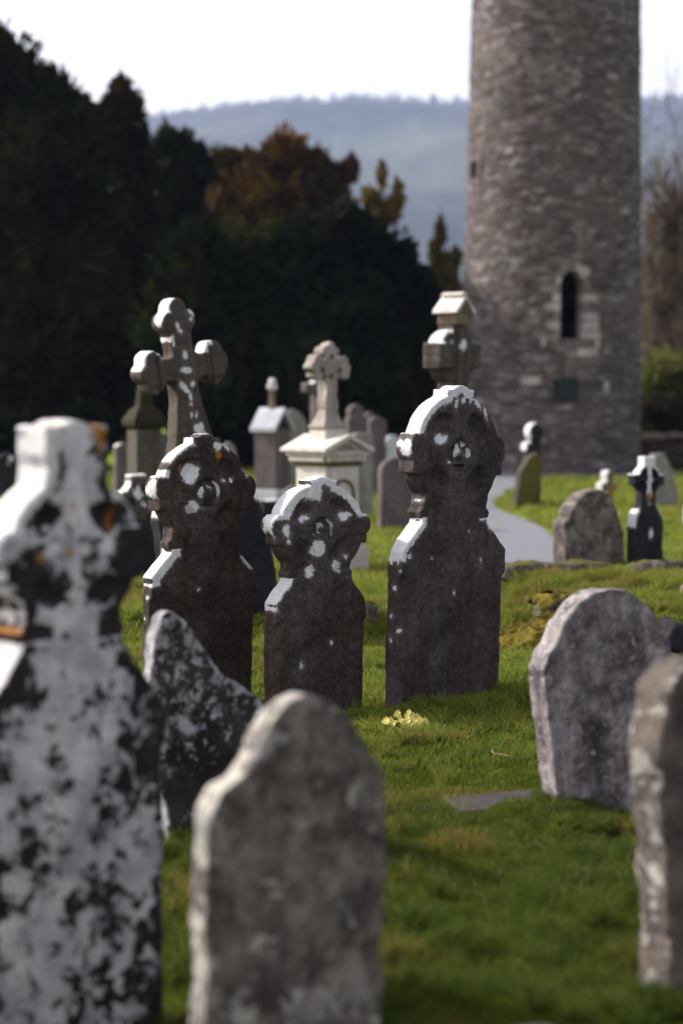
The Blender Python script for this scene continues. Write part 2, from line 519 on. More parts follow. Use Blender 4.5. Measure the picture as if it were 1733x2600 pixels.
# gravel path curving towards the tower
def path_mat():
    t = NT('pale_gravel')
    p = t.n('NewGeometry').outputs['Position']
    n = t.noise(p, 45, 4, 0.8); n2 = t.noise(p, 1.8, 5)
    c = t.mix(t.rng(n, 0.3, 0.7), (0.135, 0.137, 0.160), (0.225, 0.228, 0.262))
    c = t.mix(t.rng(n2, 0.4, 0.75, 0, 0.35), c, (0.15, 0.145, 0.165))
    t.put(t.b.inputs['Base Color'], c); t.b.inputs['Roughness'].default_value = 0.9
    t.put(t.b.inputs['Normal'], t.bump(n, 0.5, 0.01))
    return t.m

left_e = [(1195, 1500), (1150, 1440), (1085, 1360), (1030, 1310), (1010, 1280), (1040, 1250), (1120, 1228), (1160, 1218), (1175, 1206)]
right_e = [(1500, 1500), (1432, 1440), (1415, 1370), (1345, 1322), (1275, 1303), (1247, 1284), (1280, 1252), (1330, 1228), (1390, 1213)]
PATH = [G(*q) for q in left_e] + [G(*q) for q in right_e[::-1]]
def resamp(pts, n):
    pts = np.array([(p.x, p.y) for p in pts]); d = np.r_[0, np.cumsum(np.hypot(*np.diff(pts, axis=0).T))]
    q = np.linspace(0, d[-1], n)
    a = np.stack([np.interp(q, d, pts[:, i]) for i in (0, 1)], 1)
    for _ in range(6): a[1:-1] = (a[:-2] + 2 * a[1:-1] + a[2:]) / 4
    return a
LE, RE = resamp([G(*q) for q in left_e], 60), resamp([G(*q) for q in right_e], 60)
tt = np.linspace(0, 1, 9)
PV = LE[:, None, :] * (1 - tt[None, :, None]) + RE[:, None, :] * tt[None, :, None]
pv = PV.reshape(-1, 2)
pz = gz(pv[:, 0], pv[:, 1]) + 0.015
ip = np.arange(60 * 9).reshape(60, 9)
pq = np.stack([ip[:-1, :-1], ip[:-1, 1:], ip[1:, 1:], ip[1:, :-1]], -1).reshape(-1, 4)
PM = path_mat()
o = link('path', mesh_np('path', np.column_stack([pv, pz]), [pq]), PM); o['kind'] = 'structure'
# the strip of path that passes in front of the tower foot
TB = G(1401, 1205)
TR = 2.29
TCX, TCY = TB.x + 0.15, TB.y + TR
xa = np.linspace(TCX - 2.2, TCX + 4.5, 40)
strip = np.array([[(x, TCY - TR - 1.5 + 0.12 * math.sin(x * 1.3), 0.009), (x, TCY - TR + 0.4, 0.009)] for x in xa]).reshape(-1, 3)
isx = np.arange(80).reshape(40, 2)
sq = np.stack([isx[:-1, 0], isx[1:, 0], isx[1:, 1], isx[:-1, 1]], -1)
o = link('tower_path', mesh_np('tower_path', strip, [sq]), PM); o['kind'] = 'structure'

# ------------------------------------------------------------------ round tower
def tower_mat():
    t = NT('rubble_masonry')
    uv = t.n('UVMap').outputs[0]
    wob = t.n('TexNoise'); t.put(wob.inputs['Vector'], uv); wob.inputs['Scale'].default_value = 2.0; wob.inputs['Detail'].default_value = 3
    va = t.n('VectorMath', operation='MULTIPLY_ADD')
    t.put(va.inputs[0], wob.outputs['Color']); va.inputs[1].default_value = (0.6, 0.14, 0); t.put(va.inputs[2], uv)
    sv = t.scale(va.outputs[0], 3.4, 11, 1)
    v1 = t.n('TexVoronoi'); v1.inputs['Randomness'].default_value = 0.85; t.put(v1.inputs['Vector'], sv); v1.inputs['Scale'].default_value = 1
    v2 = t.n('TexVoronoi', feature='DISTANCE_TO_EDGE'); v2.inputs['Randomness'].default_value = 0.85; t.put(v2.inputs['Vector'], sv); v2.inputs['Scale'].default_value = 1
    sep = t.n('SeparateColor'); t.put(sep.inputs[0], v1.outputs['Color'])
    r1, r2, r3 = sep.outputs
    c = t.mix(r1, (0.054, 0.042, 0.045), (0.155, 0.126, 0.128))
    c = t.mix(t.rng(r2, 0.8, 0.95, 0, 0.6), c, (0.25, 0.235, 0.245))
    c = t.mix(t.rng(r3, 0.985, 0.99, 0, 0.5), c, (0.13, 0.08, 0.055))
    ng = t.noise(uv, 0.9, 5, 0.65)
    c = t.mix(t.rng(ng, 0.45, 0.68, 0, 0.75), c, (0.062, 0.052, 0.058))
    c = t.mix(t.rng(t.noise(t.scale(uv, 1, 1, 1, (4, 9, 0)), 0.6, 4), 0.5, 0.72, 0, 0.4), c, (0.22, 0.185, 0.17))
    # pale lichen splashes
    nl = t.noise(t.scale(uv, 1.6, 4.0, 1), 1.2, 5, 0.65)
    nl2 = t.noise(uv, 0.5, 3)
    c = t.mix(t.rng(t.math('ADD', nl, t.math('MULTIPLY', nl2, 0.35)), 0.735, 0.84, 0, 0.75), c, (0.36, 0.335, 0.35))
    c = t.mix(t.rng(v2.outputs['Distance'], 0.02, 0.09, 0.75, 0), c, (0.055, 0.048, 0.05))
    f = t.noise(uv, 14, 4, 0.7)
    gg = t.n('CombineColor'); q = t.rng(f, 0.3, 0.7, 0.7, 1.3)
    for i in range(3): t.put(gg.inputs[i], q)
    c = t.mix(1.0, c, gg.outputs[0], 'MULTIPLY')
    t.put(t.b.inputs['Base Color'], c)
    t.b.inputs['Roughness'].default_value = 0.9
    h = t.math('ADD', t.rng(v2.outputs['Distance'], 0, 0.14), t.math('MULTIPLY', r1, 0.9))
    t.put(t.b.inputs['Normal'], t.bump(t.math('ADD', h, t.math('MULTIPLY', f, 0.4)), 0.55, 0.05))
    return t.m

TM = tower_mat()
tower = thing('round_tower', 'tall tapering round stone tower with a raised dark doorway', 'tower', (TCX, TCY, 0), (0, R(0.55), 0))
def tw_r(z): return TR - 0.0175 * z
DA = math.asin((1445 - 1415) / 241.0)
WA = -math.asin(0.935)
DZ0 = (1020 - 860) / 106 + 1.75; DZ1 = (1020 - 690) / 106 + 1.75; DW = 0.30
WZ0 = 1.75 + (1020 - 442) / 106.0; WZ1 = 1.75 + (1020 - 395) / 106.0
def in_door(a, z):
    x = (a - DA) * TR
    top = DZ1 - 0.30
    return (np.abs(x) < DW) & (z > DZ0) & ((z < top) | (np.hypot(x, (z - top) * 0.9) < DW))
def in_win(a, z): return (np.abs(a - WA) * TR < 0.20) & (z > WZ0) & (z < WZ1)
NA = 360
az = np.linspace(-math.pi, math.pi, NA + 1)
zz = np.concatenate([np.arange(-0.4, 12.5, 0.06), np.arange(12.6, 26.1, 0.5)])
A_, Z_ = np.meshgrid(az, zz, indexing='ij')
rr = tw_r(Z_) + 0.022 * fbm(np.sin(A_) * 9, np.cos(A_) * 9, Z_ * 7, 11, 3) + np.where(Z_ < 0.25, 0.10, 0)
rr[-1] = rr[0]
Vt = np.stack([np.sin(A_) * rr, -np.cos(A_) * rr, Z_], -1).reshape(-1, 3)
it = np.arange(len(az) * len(zz)).reshape(len(az), len(zz))
qt = np.stack([it[:-1, :-1], it[1:, :-1], it[1:, 1:], it[:-1, 1:]], -1).reshape(-1, 4)
ac = (A_[:-1, :-1] + A_[1:, 1:]).reshape(-1) / 2; zc_ = (Z_[:-1, :-1] + Z_[1:, 1:]).reshape(-1) / 2
qt = qt[~(in_door(ac, zc_) | in_win(ac, zc_))]
me = mesh_np('tower_wall', Vt, [qt])
uvl = me.uv_layers.new(name='UVMap')
li = np.empty(len(me.loops), np.int32); me.loops.foreach_get('vertex_index', li)
uvs = np.stack([(A_ * TR).reshape(-1)[li], Z_.reshape(-1)[li]], 1)
uvl.data.foreach_set('uv', uvs.astype(np.float32).ravel())
link('tower_wall', me, TM, tower)
# cone roof above the frame
nn = 64
cv = [(math.sin(a) * r_, -math.cos(a) * r_, z_) for r_, z_ in ((1.95, 26.0), (1.72, 26.12), (0.02, 29.5)) for a in np.linspace(0, 2 * math.pi, nn, endpoint=False)]
cq = np.array([[i + k * nn, (i + 1) % nn + k * nn, (i + 1) % nn + (k + 1) * nn, i + (k + 1) * nn] for k in range(2) for i in range(nn)])
link('roof', mesh_np('roof', cv, [cq]), M['purple'], tower)
# doorway: dressed pale stones round the opening, set through the wall
M['dressed'] = stone_mat('dressed_granite', (0.40, 0.37, 0.385), (0.24, 0.215, 0.225), (0.15, 0.125, 0.125), grain=0.35, streak=0.4, blotch=2.2, seed=4.2)
def on_tower(a, z, dr=0.0):
    r = tw_r(z) + dr
    return (math.sin(a) * r, -math.cos(a) * r, z)
dw = thing_part = bpy.data.objects.new('doorway', None); col.objects.link(dw); dw.parent = tower
def tower_block(bm, a0, a1, z0, z1, out=0.03, depth=0.5):
    """one dressed stone set in the curved wall"""
    vs = []
    for dr in (out, -depth):
        for a, z in ((a0, z0), (a1, z0), (a1, z1), (a0, z1)):
            vs.append(bm.verts.new(on_tower(a, z, dr)))
    for f in ((0, 1, 2, 3), (7, 6, 5, 4), (0, 4, 5, 1), (1, 5, 6, 2), (2, 6, 7, 3), (3, 7, 4, 0)):
        bm.faces.new([vs[i] for i in f])
def bm_obj(name, bm, mat, parent=None, bevel=0.0, smooth=False):
    bmesh.ops.recalc_face_normals(bm, faces=bm.faces)
    if bevel:
        bmesh.ops.bevel(bm, geom=list(bm.edges), offset=bevel, segments=2, affect='EDGES', clamp_overlap=True)
    me = bpy.data.meshes.new(name); bm.to_mesh(me); bm.free()
    if smooth: me.polygons.foreach_set('use_smooth', np.ones(len(me.polygons), bool))
    for nme in ('lich', 'ochre', 'moss'): attr(me, nme, np.full(len(me.vertices), -1.0))
    attr(me, 'bias', np.zeros(len(me.vertices)))
    return link(name, me, mat, parent)
da = DW / TR
TMJ = stone_mat('jamb_rubble', (0.13, 0.11, 0.112), (0.19, 0.17, 0.17), (0.10, 0.085, 0.085), grain=0.4, streak=0.4, blotch=3, seed=9.9)
zl = np.linspace(DZ0, DZ1 - 0.30, 7)
ext_l = [0.20, 0.34, 0.17, 0.38, 0.20, 0.50]
ext_r = [0.46, 0.40, 0.42, 0.16, 0.36, 0.18]
for i in range(6):
    for sgn, ex in ((-1, ext_l[i]), (1, ext_r[i])):
        bm = bmesh.new()
        a_in, a_out = DA + sgn * da, DA + sgn * (da + ex / TR)
        tower_block(bm, min(a_in, a_out), max(a_in, a_out), zl[i] + 0.006, zl[i + 1] - 0.006, 0.028 + 0.01 * (i % 2))
        bm_obj('jamb_stone', bm, M['dressed'] if (sgn, i) in ((-1, 4), (1, 0), (1, 1), (1, 2), (1, 4), (-1, 1), (-1, 3)) else TMJ, dw, 0.015)
# sill
bm = bmesh.new(); tower_block(bm, DA - da - 0.2, DA + da + 0.19, DZ0 - 0.20, DZ0, 0.035); bm_obj('sill', bm, M['dressed'], dw, 0.015)
bm = bmesh.new(); tower_block(bm, DA + 0.06, DA + da + 0.17, DZ0 - 0.42, DZ0 - 0.21, 0.03); bm_obj('sill_stone', bm, M['dressed'], dw, 0.015)
# arch head: a ring of wedge stones
top = DZ1 - 0.30
angs = np.linspace(math.pi, 0, 8)
for i in range(7):
    bm = bmesh.new()
    vs = []
    ro = 0.43 + 0.05 * ((i * 7) % 3)
    for dr in (0.03, -0.5):
        for rad, q in ((DW, angs[i]), (DW, angs[i + 1]), (ro, angs[i + 1] + 0.02), (ro, angs[i] - 0.02)):
            vs.append(bm.verts.new(on_tower(DA + rad * math.cos(q) / TR, top + rad * math.sin(q) / 0.9, dr)))
    for f in ((0, 1, 2, 3), (7, 6, 5, 4), (0, 4, 5, 1), (1, 5, 6, 2), (2, 6, 7, 3), (3, 7, 4, 0)):
        bm.faces.new([vs[k] for k in f])
    bm_obj('arch_stone', bm, M['dressed'] if i in (0, 4, 5) else TMJ, dw, 0.012)
# slit window surround
wd = bpy.data.objects.new('slit_window', None); col.objects.link(wd); wd.parent = tower
for a0, a1, z0, z1 in ((WA - 0.15, WA - 0.092, WZ0, WZ1), (WA + 0.092, WA + 0.16, WZ0, WZ1), (WA - 0.17, WA + 0.17, WZ0 - 0.14, WZ0), (WA - 0.17, WA + 0.17, WZ1, WZ1 + 0.16)):
    bm = bmesh.new(); tower_block(bm, a0, a1, z0, z1, 0.035, 0.4); bm_obj('surround_stone', bm, M['purple'], wd, 0.012)
# pale single stones that stand out of the rubble
for a, z, wdt, ht in ((-0.42, 2.15, 0.56, 0.2), (-0.11, 1.95, 0.28, 0.36), (0.44, 1.95, 0.16, 0.3), (0.72, 6.3, 0.36, 0.16), (0.50, 9.5, 0.34, 0.13)):
    bm = bmesh.new()
    tower_block(bm, DA + a - wdt / 2 / TR - 0.02, DA + a + wdt / 2 / TR - 0.02, z, z + ht, 0.026, 0.25)
    bm_obj('pale_stone', bm, M['dressed'], tower, 0.02)
# plaque
pa = math.asin((1427 - 1413) / 242.0)
pz0 = 1.75 + (1020 - 1013) / 106.0
pw = thing('plaque', 'small dark green plaque fixed low on the round tower', 'plaque', tower.matrix_world @ Vector((0, 0, 0)))
pw.location = (TCX, TCY, 0); pw.rotation_euler = (0, R(0.55), pa)
M['green'] = plain_mat('green_enamel', (0.010, 0.022, 0.025), (0.014, 0.026, 0.030), 8, 0.4, 0.05)
def boxm(bm, x0, x1, y0, y1, z0, z1):
    v = [bm.verts.new(q) for q in ((x0, y0, z0), (x1, y0, z0), (x1, y1, z0), (x0, y1, z0), (x0, y0, z1), (x1, y0, z1), (x1, y1, z1), (x0, y1, z1))]
    for f in ((0, 3, 2, 1), (4, 5, 6, 7), (0, 1, 5, 4), (1, 2, 6, 5), (2, 3, 7, 6), (3, 0, 4, 7)): bm.faces.new([v[i] for i in f])
bm = bmesh.new(); boxm(bm, -0.26, 0.26, -TR - 0.06, -TR + 0.06, pz0, pz0 + 0.46); bm_obj('panel', bm, M['green'], pw, 0.008)
bm = bmesh.new()
for x0, x1, z0, z1 in ((-0.285, 0.285, -0.03, -0.002), (-0.285, 0.285, 0.462, 0.49), (-0.285, -0.262, -0.002, 0.462), (0.262, 0.285, -0.002, 0.462)):
    boxm(bm, x0, x1, -TR - 0.075, -TR + 0.06, pz0 + z0, pz0 + z1)
bm_obj('frame', bm, M['navy'], pw)

# ------------------------------------------------------------------ wheel-cross headstones
def celtic(label, px, s, yaw, lean, k, mat, style, crust, spots=(), side=(), ochre=(), moss=(), body_ext=0.0, h=0.0065, slab_crust=(), slab_spots=(), slab_side=(),
           bias=None, z=None, tip=0, seed=1, hw=0.438, chips=0.0, tk=0.125, wx=1.0, capx=0.0, capw=1.0, zsd=0.0):
    t = headstone('celtic_headstone', label, px, s, yaw, lean, tip, z)
    zs, zn = 0.87 * k + body_ext - zsd, 1.03 * k + body_ext
    hw = hw * k
    nk = 0.275 * k
    th = tk * (0.5 + 0.5 * k)
    def body(X, Z):
        d = poly2(X, Z, [(-hw, -0.35), (hw, -0.35), (hw, zs), (nk, zn), (nk, zn + 0.03 * k), (-nk, zn + 0.03 * k), (-nk, zn), (-hw, zs)])
        return d
    def brel(X, Z):
        r = 0.026 * step(np.abs(X) - (hw - 0.045) , 0.006)        # sunk front inside the stop-chamfered edge
        edge = hw - np.abs(X)
        cham = np.clip(0.035 - edge, 0, 0.035) * 0.8 * step(Z - (zs - 0.15 * k), 0.02)
        shaft = 0.010 * step(np.abs(X) - 0.11 * k, 0.012) * sst(0.35, 0.75, Z)
        return cham + 0.010 - shaft
    def sl_l(x, y, zz_, N, E, RV): return lichen(slab_crust, slab_spots, slab_side)(x, y, zz_, N, E, RV)
    carve('slab', t, body, th, (-hw, hw, -0.35, zn + 0.03 * k), h, mat, relief=brel, seed=seed, lich=sl_l, bias=bias, moss=patches(moss) if moss else None, chips=chips)
    zc = zn + 0.395 * k
    rr_ = 0.352 * k
    b0 = zn + 0.005
    def head(X, Z):
        Xn, X = X, X / wx
        ring = circ(X, Z, 0, zc, rr_)
        arms = rect(X, Z, 0, zc, 0.375 * k, 0.115 * k)
        bulge = np.hypot((np.abs(X) - 0.36 * k) / 0.04, (Z - zc - 0.03 * k) / (0.075 * k)) - 1
        arms = np.minimum(arms, bulge * 0.04)
        shaft = rect(X, Z, 0, zc + 0.15 * k + capx / 2, 0.112 * k * capw, 0.225 * k + capx / 2)
        cap = circ(X, Z, 0, zc + 0.295 * k + capx, 0.105 * k)
        cap = np.maximum(cap, np.abs(X) - 0.07 * k)
        d = np.minimum(np.minimum(ring, arms), np.minimum(shaft, cap))
        X = Xn
        neck = rect(X, Z, 0, (b0 + zc - 0.2 * k) / 2, nk - 0.008 * k, (zc - 0.2 * k - b0) / 2)
        coll = poly2(X, Z, [(-nk - 0.006 * k, b0 + 0.02 * k), (-nk - 0.018 * k, b0 + 0.055 * k), (-nk + 0.01 * k, b0 + 0.09 * k),
                            (nk - 0.01 * k, b0 + 0.09 * k), (nk + 0.018 * k, b0 + 0.055 * k), (nk + 0.006 * k, b0 + 0.02 * k)])
        d = np.minimum(d, np.minimum(neck, coll))
        return np.maximum(d, b0 - Z)
    def hrel(X, Z):
        x, z_ = X / k / wx, (Z - zc) / k
        rad = np.hypot(x, z_)
        # four scooped openings between the arms, deepest towards the middle
        ax_, az2 = np.abs(x) - 0.152, np.abs(z_) - 0.160
        ra_, ta_ = (ax_ + az2) * 0.7071, (ax_ - az2) * 0.7071
        ee = (ra_ + 0.45 * ta_ ** 2 / 0.2) / 0.070, ta_ / 0.105
        dm = np.clip(1 - (ee[0] ** 2 + ee[1] ** 2), 0, 1)
        r = 0.044 * k * dm ** 0.75
        r = r + 0.006 * step(0.112 - np.abs(x), 0.01) * step(z_ - 0.30, 0.02) * step(0.12 - np.abs(z_), 0.012)
        # beside the shaft the neck is sunk a little
        r = r + 0.010 * step(0.112 - np.abs(x), 0.012) * step(z_ + 0.28, 0.03)
        if style == 'trefoil':
            tre = np.minimum(np.minimum(circ(x, z_, 0, 0.052, 0.036), circ(x, z_, -0.045, 0.0, 0.045)), circ(x, z_, 0.045, 0.0, 0.045))
            tre = np.minimum(tre, rect(x, z_, 0, -0.028, 0.085, 0.028))
            r = r + 0.022 * step(tre, 0.010)
            r = r - 0.026 * step(circ(x, z_, 0.005, 0.0, 0.030), 0.012)
            r = r - 0.016 * step(circ(x, z_, 0, 0.045, 0.017), 0.008)
            r = r - 0.020 * step(rect(x, z_, 0, -0.050, 0.092, 0.009), 0.005)
            r = r + 0.026 * step(np.maximum(circ(x, z_, 0, -0.055, 0.046), z_ + 0.06), 0.006)
            r = r - 0.008 * step(np.abs(circ(x, z_, 0, -0.10, 0.045)) - 0.006 + 1 * np.maximum(0, z_ + 0.11), 0.004)
        elif style == 'arch':
            ar = np.minimum(circ(x, z_, 0, 0.0, 0.088), rect(x, z_, 0, -0.04, 0.088, 0.04))
            r = r + 0.030 * step(ar, 0.006)
            fig = np.minimum(circ(x, z_, 0.015, -0.015, 0.04), rect(x, z_, 0, -0.06, 0.06, 0.025))
            r = r - 0.018 * step(fig, 0.012)
            for q in (-0.03, -0.012, 0.006):
                r = r - 0.010 * step(np.hypot((x - q) / 0.005, (z_ - 0.025) / 0.03) - 1, 0.4)
        elif style == 'boss':
            ar = circ(x, z_, 0.0, -0.005, 0.10)
            r = r + 0.020 * step(ar, 0.008)
            r = r - 0.024 * np.clip(1 - (np.hypot(x, z_ + 0.005) / 0.062) ** 2, 0, 1)
            r = r + 0.020 * step(rect(x, z_, 0.01, -0.088, 0.07, 0.010), 0.005)
        return r
    carve('wheel_cross', t, head, th, (-0.41 * k * wx, 0.41 * k * wx, b0, zc + 0.41 * k + capx), h, mat, relief=hrel, seed=seed + 3,
          lich=lichen([(a * k * 1.14 * wx, b * k * 1.14 * wx, zc + c * k * 1.1, zc + d * k * 1.2 + (capx if d > 0.4 else 0), wd) for a, b, c, d, wd in crust],
                      [(a * k * 1.14 * wx, zc + b * k * 1.1, c * k * 1.1, d * k, e) for a, b, c, d, e in spots],
                      [(a * k, zc + b * k, c * k, d * k, e) for a, b, c, d, e in side]),
          ochre=patches([(a * k * 1.14, zc + b * k * 1.1 + (capx if b > 0.25 else 0), c * k, d * k, e) for a, b, c, d, e in ochre]) if ochre else None, bias=bias, chips=chips)
    return t

def P2(scale_u, u0, v0, ku, kv):
    return lambda u, v: ((u - u0) * ku, (v0 - v) * kv)

# right-hand of the three: tallest
celtic('tallest dark wheel cross headstone, white lichen capping its ring, beside the primroses', 1128, 436, 44, 2.2, 1.0, M['celt'], 'trefoil',
       crust=[(-0.36, -0.09, 0.10, 0.33, 0.030), (-0.12, 0.08, 0.22, 0.5, 0.045), (0.05, 0.10, 0.28, 0.5, 0.02)],
       spots=[(-0.135, 0.075, 0.048, 0.026, 0.25), (0.035, 0.01, 0.018, 0.010, -0.6), (-0.035, 0.27, 0.014, 0.034, 0), (0.015, 0.285, 0.017, 0.017, 0),
              (-0.085, -0.040, 0.010, 0.008, 0), (0.13, 0.27, 0.035, 0.014, -0.7), (0.19, 0.225, 0.012, 0.035, 0.35)],
       side=[(-0.02, 0.03, 0.05, 0.05, 0.3), (0.035, 0.055, 0.02, 0.022, 0), (0.0, -0.27, 0.03, 0.008, 0)],
       slab_crust=[(-0.45, -0.25, 0.81, 1.2, 0.03), (0.20, 0.40, 0.98, 1.2, 0.016)],
       slab_spots=[(-0.01, 0.62, 0.010, 0.010, 0), (-0.38, 0.84, 0.016, 0.014, 0), (-0.2, 0.83, 0.006, 0.006, 0), (0.22, 0.80, 0.006, 0.012, 0), (0.1, 0.98, 0.006, 0.006, 0)],
       slab_side=[(-0.02, 0.82, 0.012, 0.02, 0), (0.03, 0.80, 0.01, 0.01, 0), (-0.04, 0.76, 0.009, 0.009, 0), (0.0, 0.66, 0.014, 0.014, 0), (0.02, 0.50, 0.008, 0.008, 0), (-0.03, 0.42, 0.008, 0.010, 0), (0.02, 0.36, 0.008, 0.012, 0)], seed=21)
# middle: smallest
celtic('shortest dark wheel cross headstone, second from the primroses, white lichen hood over its top', 800, 446, 33, 0.6, 0.74, M['celt'], 'arch', wx=1.08, hw=0.41, tk=0.16,
       crust=[(-0.40, -0.08, 0.07, 0.33, 0.045), (-0.13, -0.02, 0.20, 0.5, 0.10), (-0.03, 0.40, 0.085, 0.5, 0.042)],
       spots=[(-0.035, -0.13, 0.058, 0.062, 0.3), (-0.095, -0.285, 0.030, 0.045, 0), (0.10, -0.255, 0.034, 0.042, 0.5), (0.125, -0.30, 0.016, 0.014, 0), (-0.14, 0.075, 0.045, 0.022, 0.3),
              (0.155, 0.085, 0.050, 0.030, 0.25), (0.17, -0.2, 0.01, 0.013, 0), (0.06, -0.40, 0.012, 0.012, 0), (-0.27, 0.0, 0.028, 0.05, 0.1), (-0.255, -0.08, 0.016, 0.018, 0)],
       side=[(-0.02, 0.06, 0.07, 0.06, 0.3), (0.035, 0.0, 0.022, 0.026, 0), (-0.045, -0.02, 0.02, 0.04, 0)],
       slab_crust=[(-0.34, -0.19, 0.60, 1.0, 0.012)],
       slab_spots=[(-0.13, 0.29, 0.008, 0.016, 0), (0.065, 0.41, 0.008, 0.010, 0)],
       slab_side=[(0.02, 0.64, 0.007, 0.007, 0)], seed=43)
# left
celtic('dark brown wheel cross headstone with an orange lichen spot, behind the pointed speckled stone', 507, 440, 38, 0.8, 0.85, M['celt_red'], 'boss', hw=0.42,
       crust=[(-0.25, -0.09, 0.17, 0.33, 0.012), (-0.07, 0.04, 0.36, 0.5, 0.004), (0.10, 0.16, 0.20, 0.32, 0.012), (-0.34, -0.2, 0.095, 0.13, 0.02), (0.24, 0.30, 0.05, 0.13, 0.01)],
       spots=[(-0.11, 0.12, 0.050, 0.072, -0.45), (-0.10, -0.085, 0.045, 0.042, 0.3), (-0.075, -0.075, 0.05, 0.018, -0.1), (0.075, 0.285, 0.026, 0.032, 0), (0.12, 0.075, 0.016, 0.012, 0), (0.02, 0.035, 0.012, 0.006, -0.5)],
       side=[(-0.02, 0.03, 0.055, 0.065, 0.2), (0.04, 0.02, 0.02, 0.03, 0), (-0.05, -0.02, 0.012, 0.014, 0)],
       ochre=[(0.085, 0.225, 0.03, 0.045, 0.3), (-0.17, 0.155, 0.025, 0.03, 0.4)],
       slab_crust=[(-0.37, -0.17, 0.685, 1.1, 0.05), (0.25, 0.34, 0.76, 0.84, 0.02)],
       slab_spots=[(-0.05, 0.66, 0.008, 0.008, 0)],
       slab_side=[(0.0, 0.62, 0.01, 0.008, 0), (0.03, 0.5, 0.006, 0.006, 0), (-0.02, 0.36, 0.007, 0.012, 0)], seed=65)
# foreground left, cut by the frame: black and white crust
def fbias(x, y, z, N, E, RV):
    b = np.where((RV > 0.013) & (z > 1.1), -0.20, 0.0) - 0.05 * (z > 1.15) + 0.12 * fbm(x * 9, y * 9, z * 9, 73, 2) * (z > 1.1)
    b = b + np.where((np.abs(N[:, 1]) < 0.5) & (N[:, 2] > -0.3), 0.10, 0) + 0.12 * (N[:, 2] > 0.3)
    b = b - 0.10 * sst(0.07, 0.02, E) * (x > 0)
    b = b + 0.10 * np.exp(-(x / 0.12) ** 2) * sst(0.35, 0.6, z)
    b = b - 0.04 * sst(0.42, 0.15, z)
    b = b + np.where((x < -0.14) & (z > 0.95) & (z < 1.40) & (N[:, 1] < -0.5), -0.12, 0)
    b = b + 0.09 * fbm(x * 5, y * 5, z * 4, 71, 2) - 0.05 * sst(0.20, 0.32, np.abs(x)) * (z < 1.1)
    return b
celtic('nearest wheel cross headstone, crusted all over in black and white lichen', 158, 860, 45, 0.5, 0.66, M['speckled'], 'plain', capx=0.13, capw=1.5, hw=0.53, tk=0.185, zsd=0.12,
       crust=[(-0.40, -0.08, 0.08, 0.5, 0.03), (-0.12, 0.1, 0.3, 0.5, 0.03)],
       spots=[(-0.01, 0.30, 0.035, 0.06, 0.2), (0.0, 0.18, 0.05, 0.10, 0.0), (-0.12, 0.03, 0.05, 0.03, 0.4), (0.14, 0.03, 0.045, 0.035, 0.3)],
       ochre=[(0.075, 0.335, 0.03, 0.03, 0.5), (0.105, 0.30, 0.028, 0.08, 0), (0.05, 0.36, 0.05, 0.022, -0.5), (-0.07, 0.33, 0.018, 0.02, 0), (-0.025, 0.2, 0.014, 0.03, 0), (0, 0.12, 0.016, 0.016, 0), (-0.04, 0.02, 0.018, 0.03, 0), (-0.01, -0.18, 0.016, 0.03, 0),
              (0.17, 0.13, 0.012, 0.05, 0), (-0.17, 0.0, 0.02, 0.02, 0), (-0.25, -0.29, 0.014, 0.018, 0), (0.02, -0.40, 0.02, 0.02, 0)],
       body_ext=0.485, bias=fbias, z=-0.12, seed=87, h=0.008, chips=0.01)

# ------------------------------------------------------------------ other near stones, outlines measured off the photograph
def from_photo(pts, u0, v0, ku, kv, lean):
    c, s_ = math.cos(R(lean)), math.sin(R(lean))
    out = []
    for u, v in pts:
        x, z_ = (u - u0) * ku, (v0 - v) * kv
        out.append((x * c - z_ * s_, x * s_ + z_ * c))
    return out

def slabstone(label, pts, u0, v0, org, sc_, s, yaw, lean, t, mat, h=0.007, rough=0.006, rfreq=8, seed=1, tip=0, lich=None, moss=None, bias=None, k=0.014, chips=0.0, dz=0.0, name='headstone'):
    ku, kv = 1 / (sc_ * s * math.cos(R(yaw))), 1 / (sc_ * s)
    pl = from_photo(pts, u0, v0, ku, kv, lean)
    pl = pl[:1] + pl[1:]
    # carry the sides down into the ground
    pl = [(pl[0][0], -0.35)] + pl + [(pl[-1][0], -0.35)]
    px = org[0] + u0 / sc_; py = org[1] + v0 / sc_
    p = P(px, py, s)
    o_ = thing(name, label, 'gravestone', p, (R(tip), R(lean), R(yaw)), GROUP)
    xs_ = [q[0] for q in pl]; zs_ = [q[1] for q in pl]
    carve('slab', o_, lambda X, Z: poly2(X, Z, pl), t, (min(xs_), max(xs_), -0.35, max(zs_)), h, mat, rough=rough, rfreq=rfreq, seed=seed, lich=lich, moss=moss, bias=bias, k=k, chips=chips)
    return o_

# centre foreground
def cb(x, y, z, N, E, RV):
    top = (np.abs(N[:, 1]) < 0.6) & (N[:, 0] < 0.2)
    return np.where(top, 0.09, 0.0) + 0.08 * sst(0.25, 0.12, z) * (np.abs(N[:, 1]) > 0.6)
slabstone('large buff round topped headstone with worn shoulders, nearest the camera',
          [(175, 2550), (215, 900), (222, 850), (262, 800), (300, 725), (420, 640), (490, 560), (535, 430), (610, 285), (715, 175), (830, 130), (950, 150), (1050, 230), (1120, 350), (1160, 450), (1220, 545),
           (1290, 590), (1340, 650), (1365, 760), (1370, 900), (1345, 1600), (1325, 2550)],
          770, 2600, (440, 1700), 2.614, 950, 30, 0, 0.105, M['buff'], seed=5, bias=cb, k=0.018, rough=0.007, chips=0.006,
          lich=lambda x, y, z, N, E, RV: np.where((np.abs(N[:, 1]) < 0.7) & (N[:, 2] > 0.35) & (x < 0.05), 0.004 + 0.03 * fbm(x * 14, y * 14, z * 14, 3, 2), -0.2))
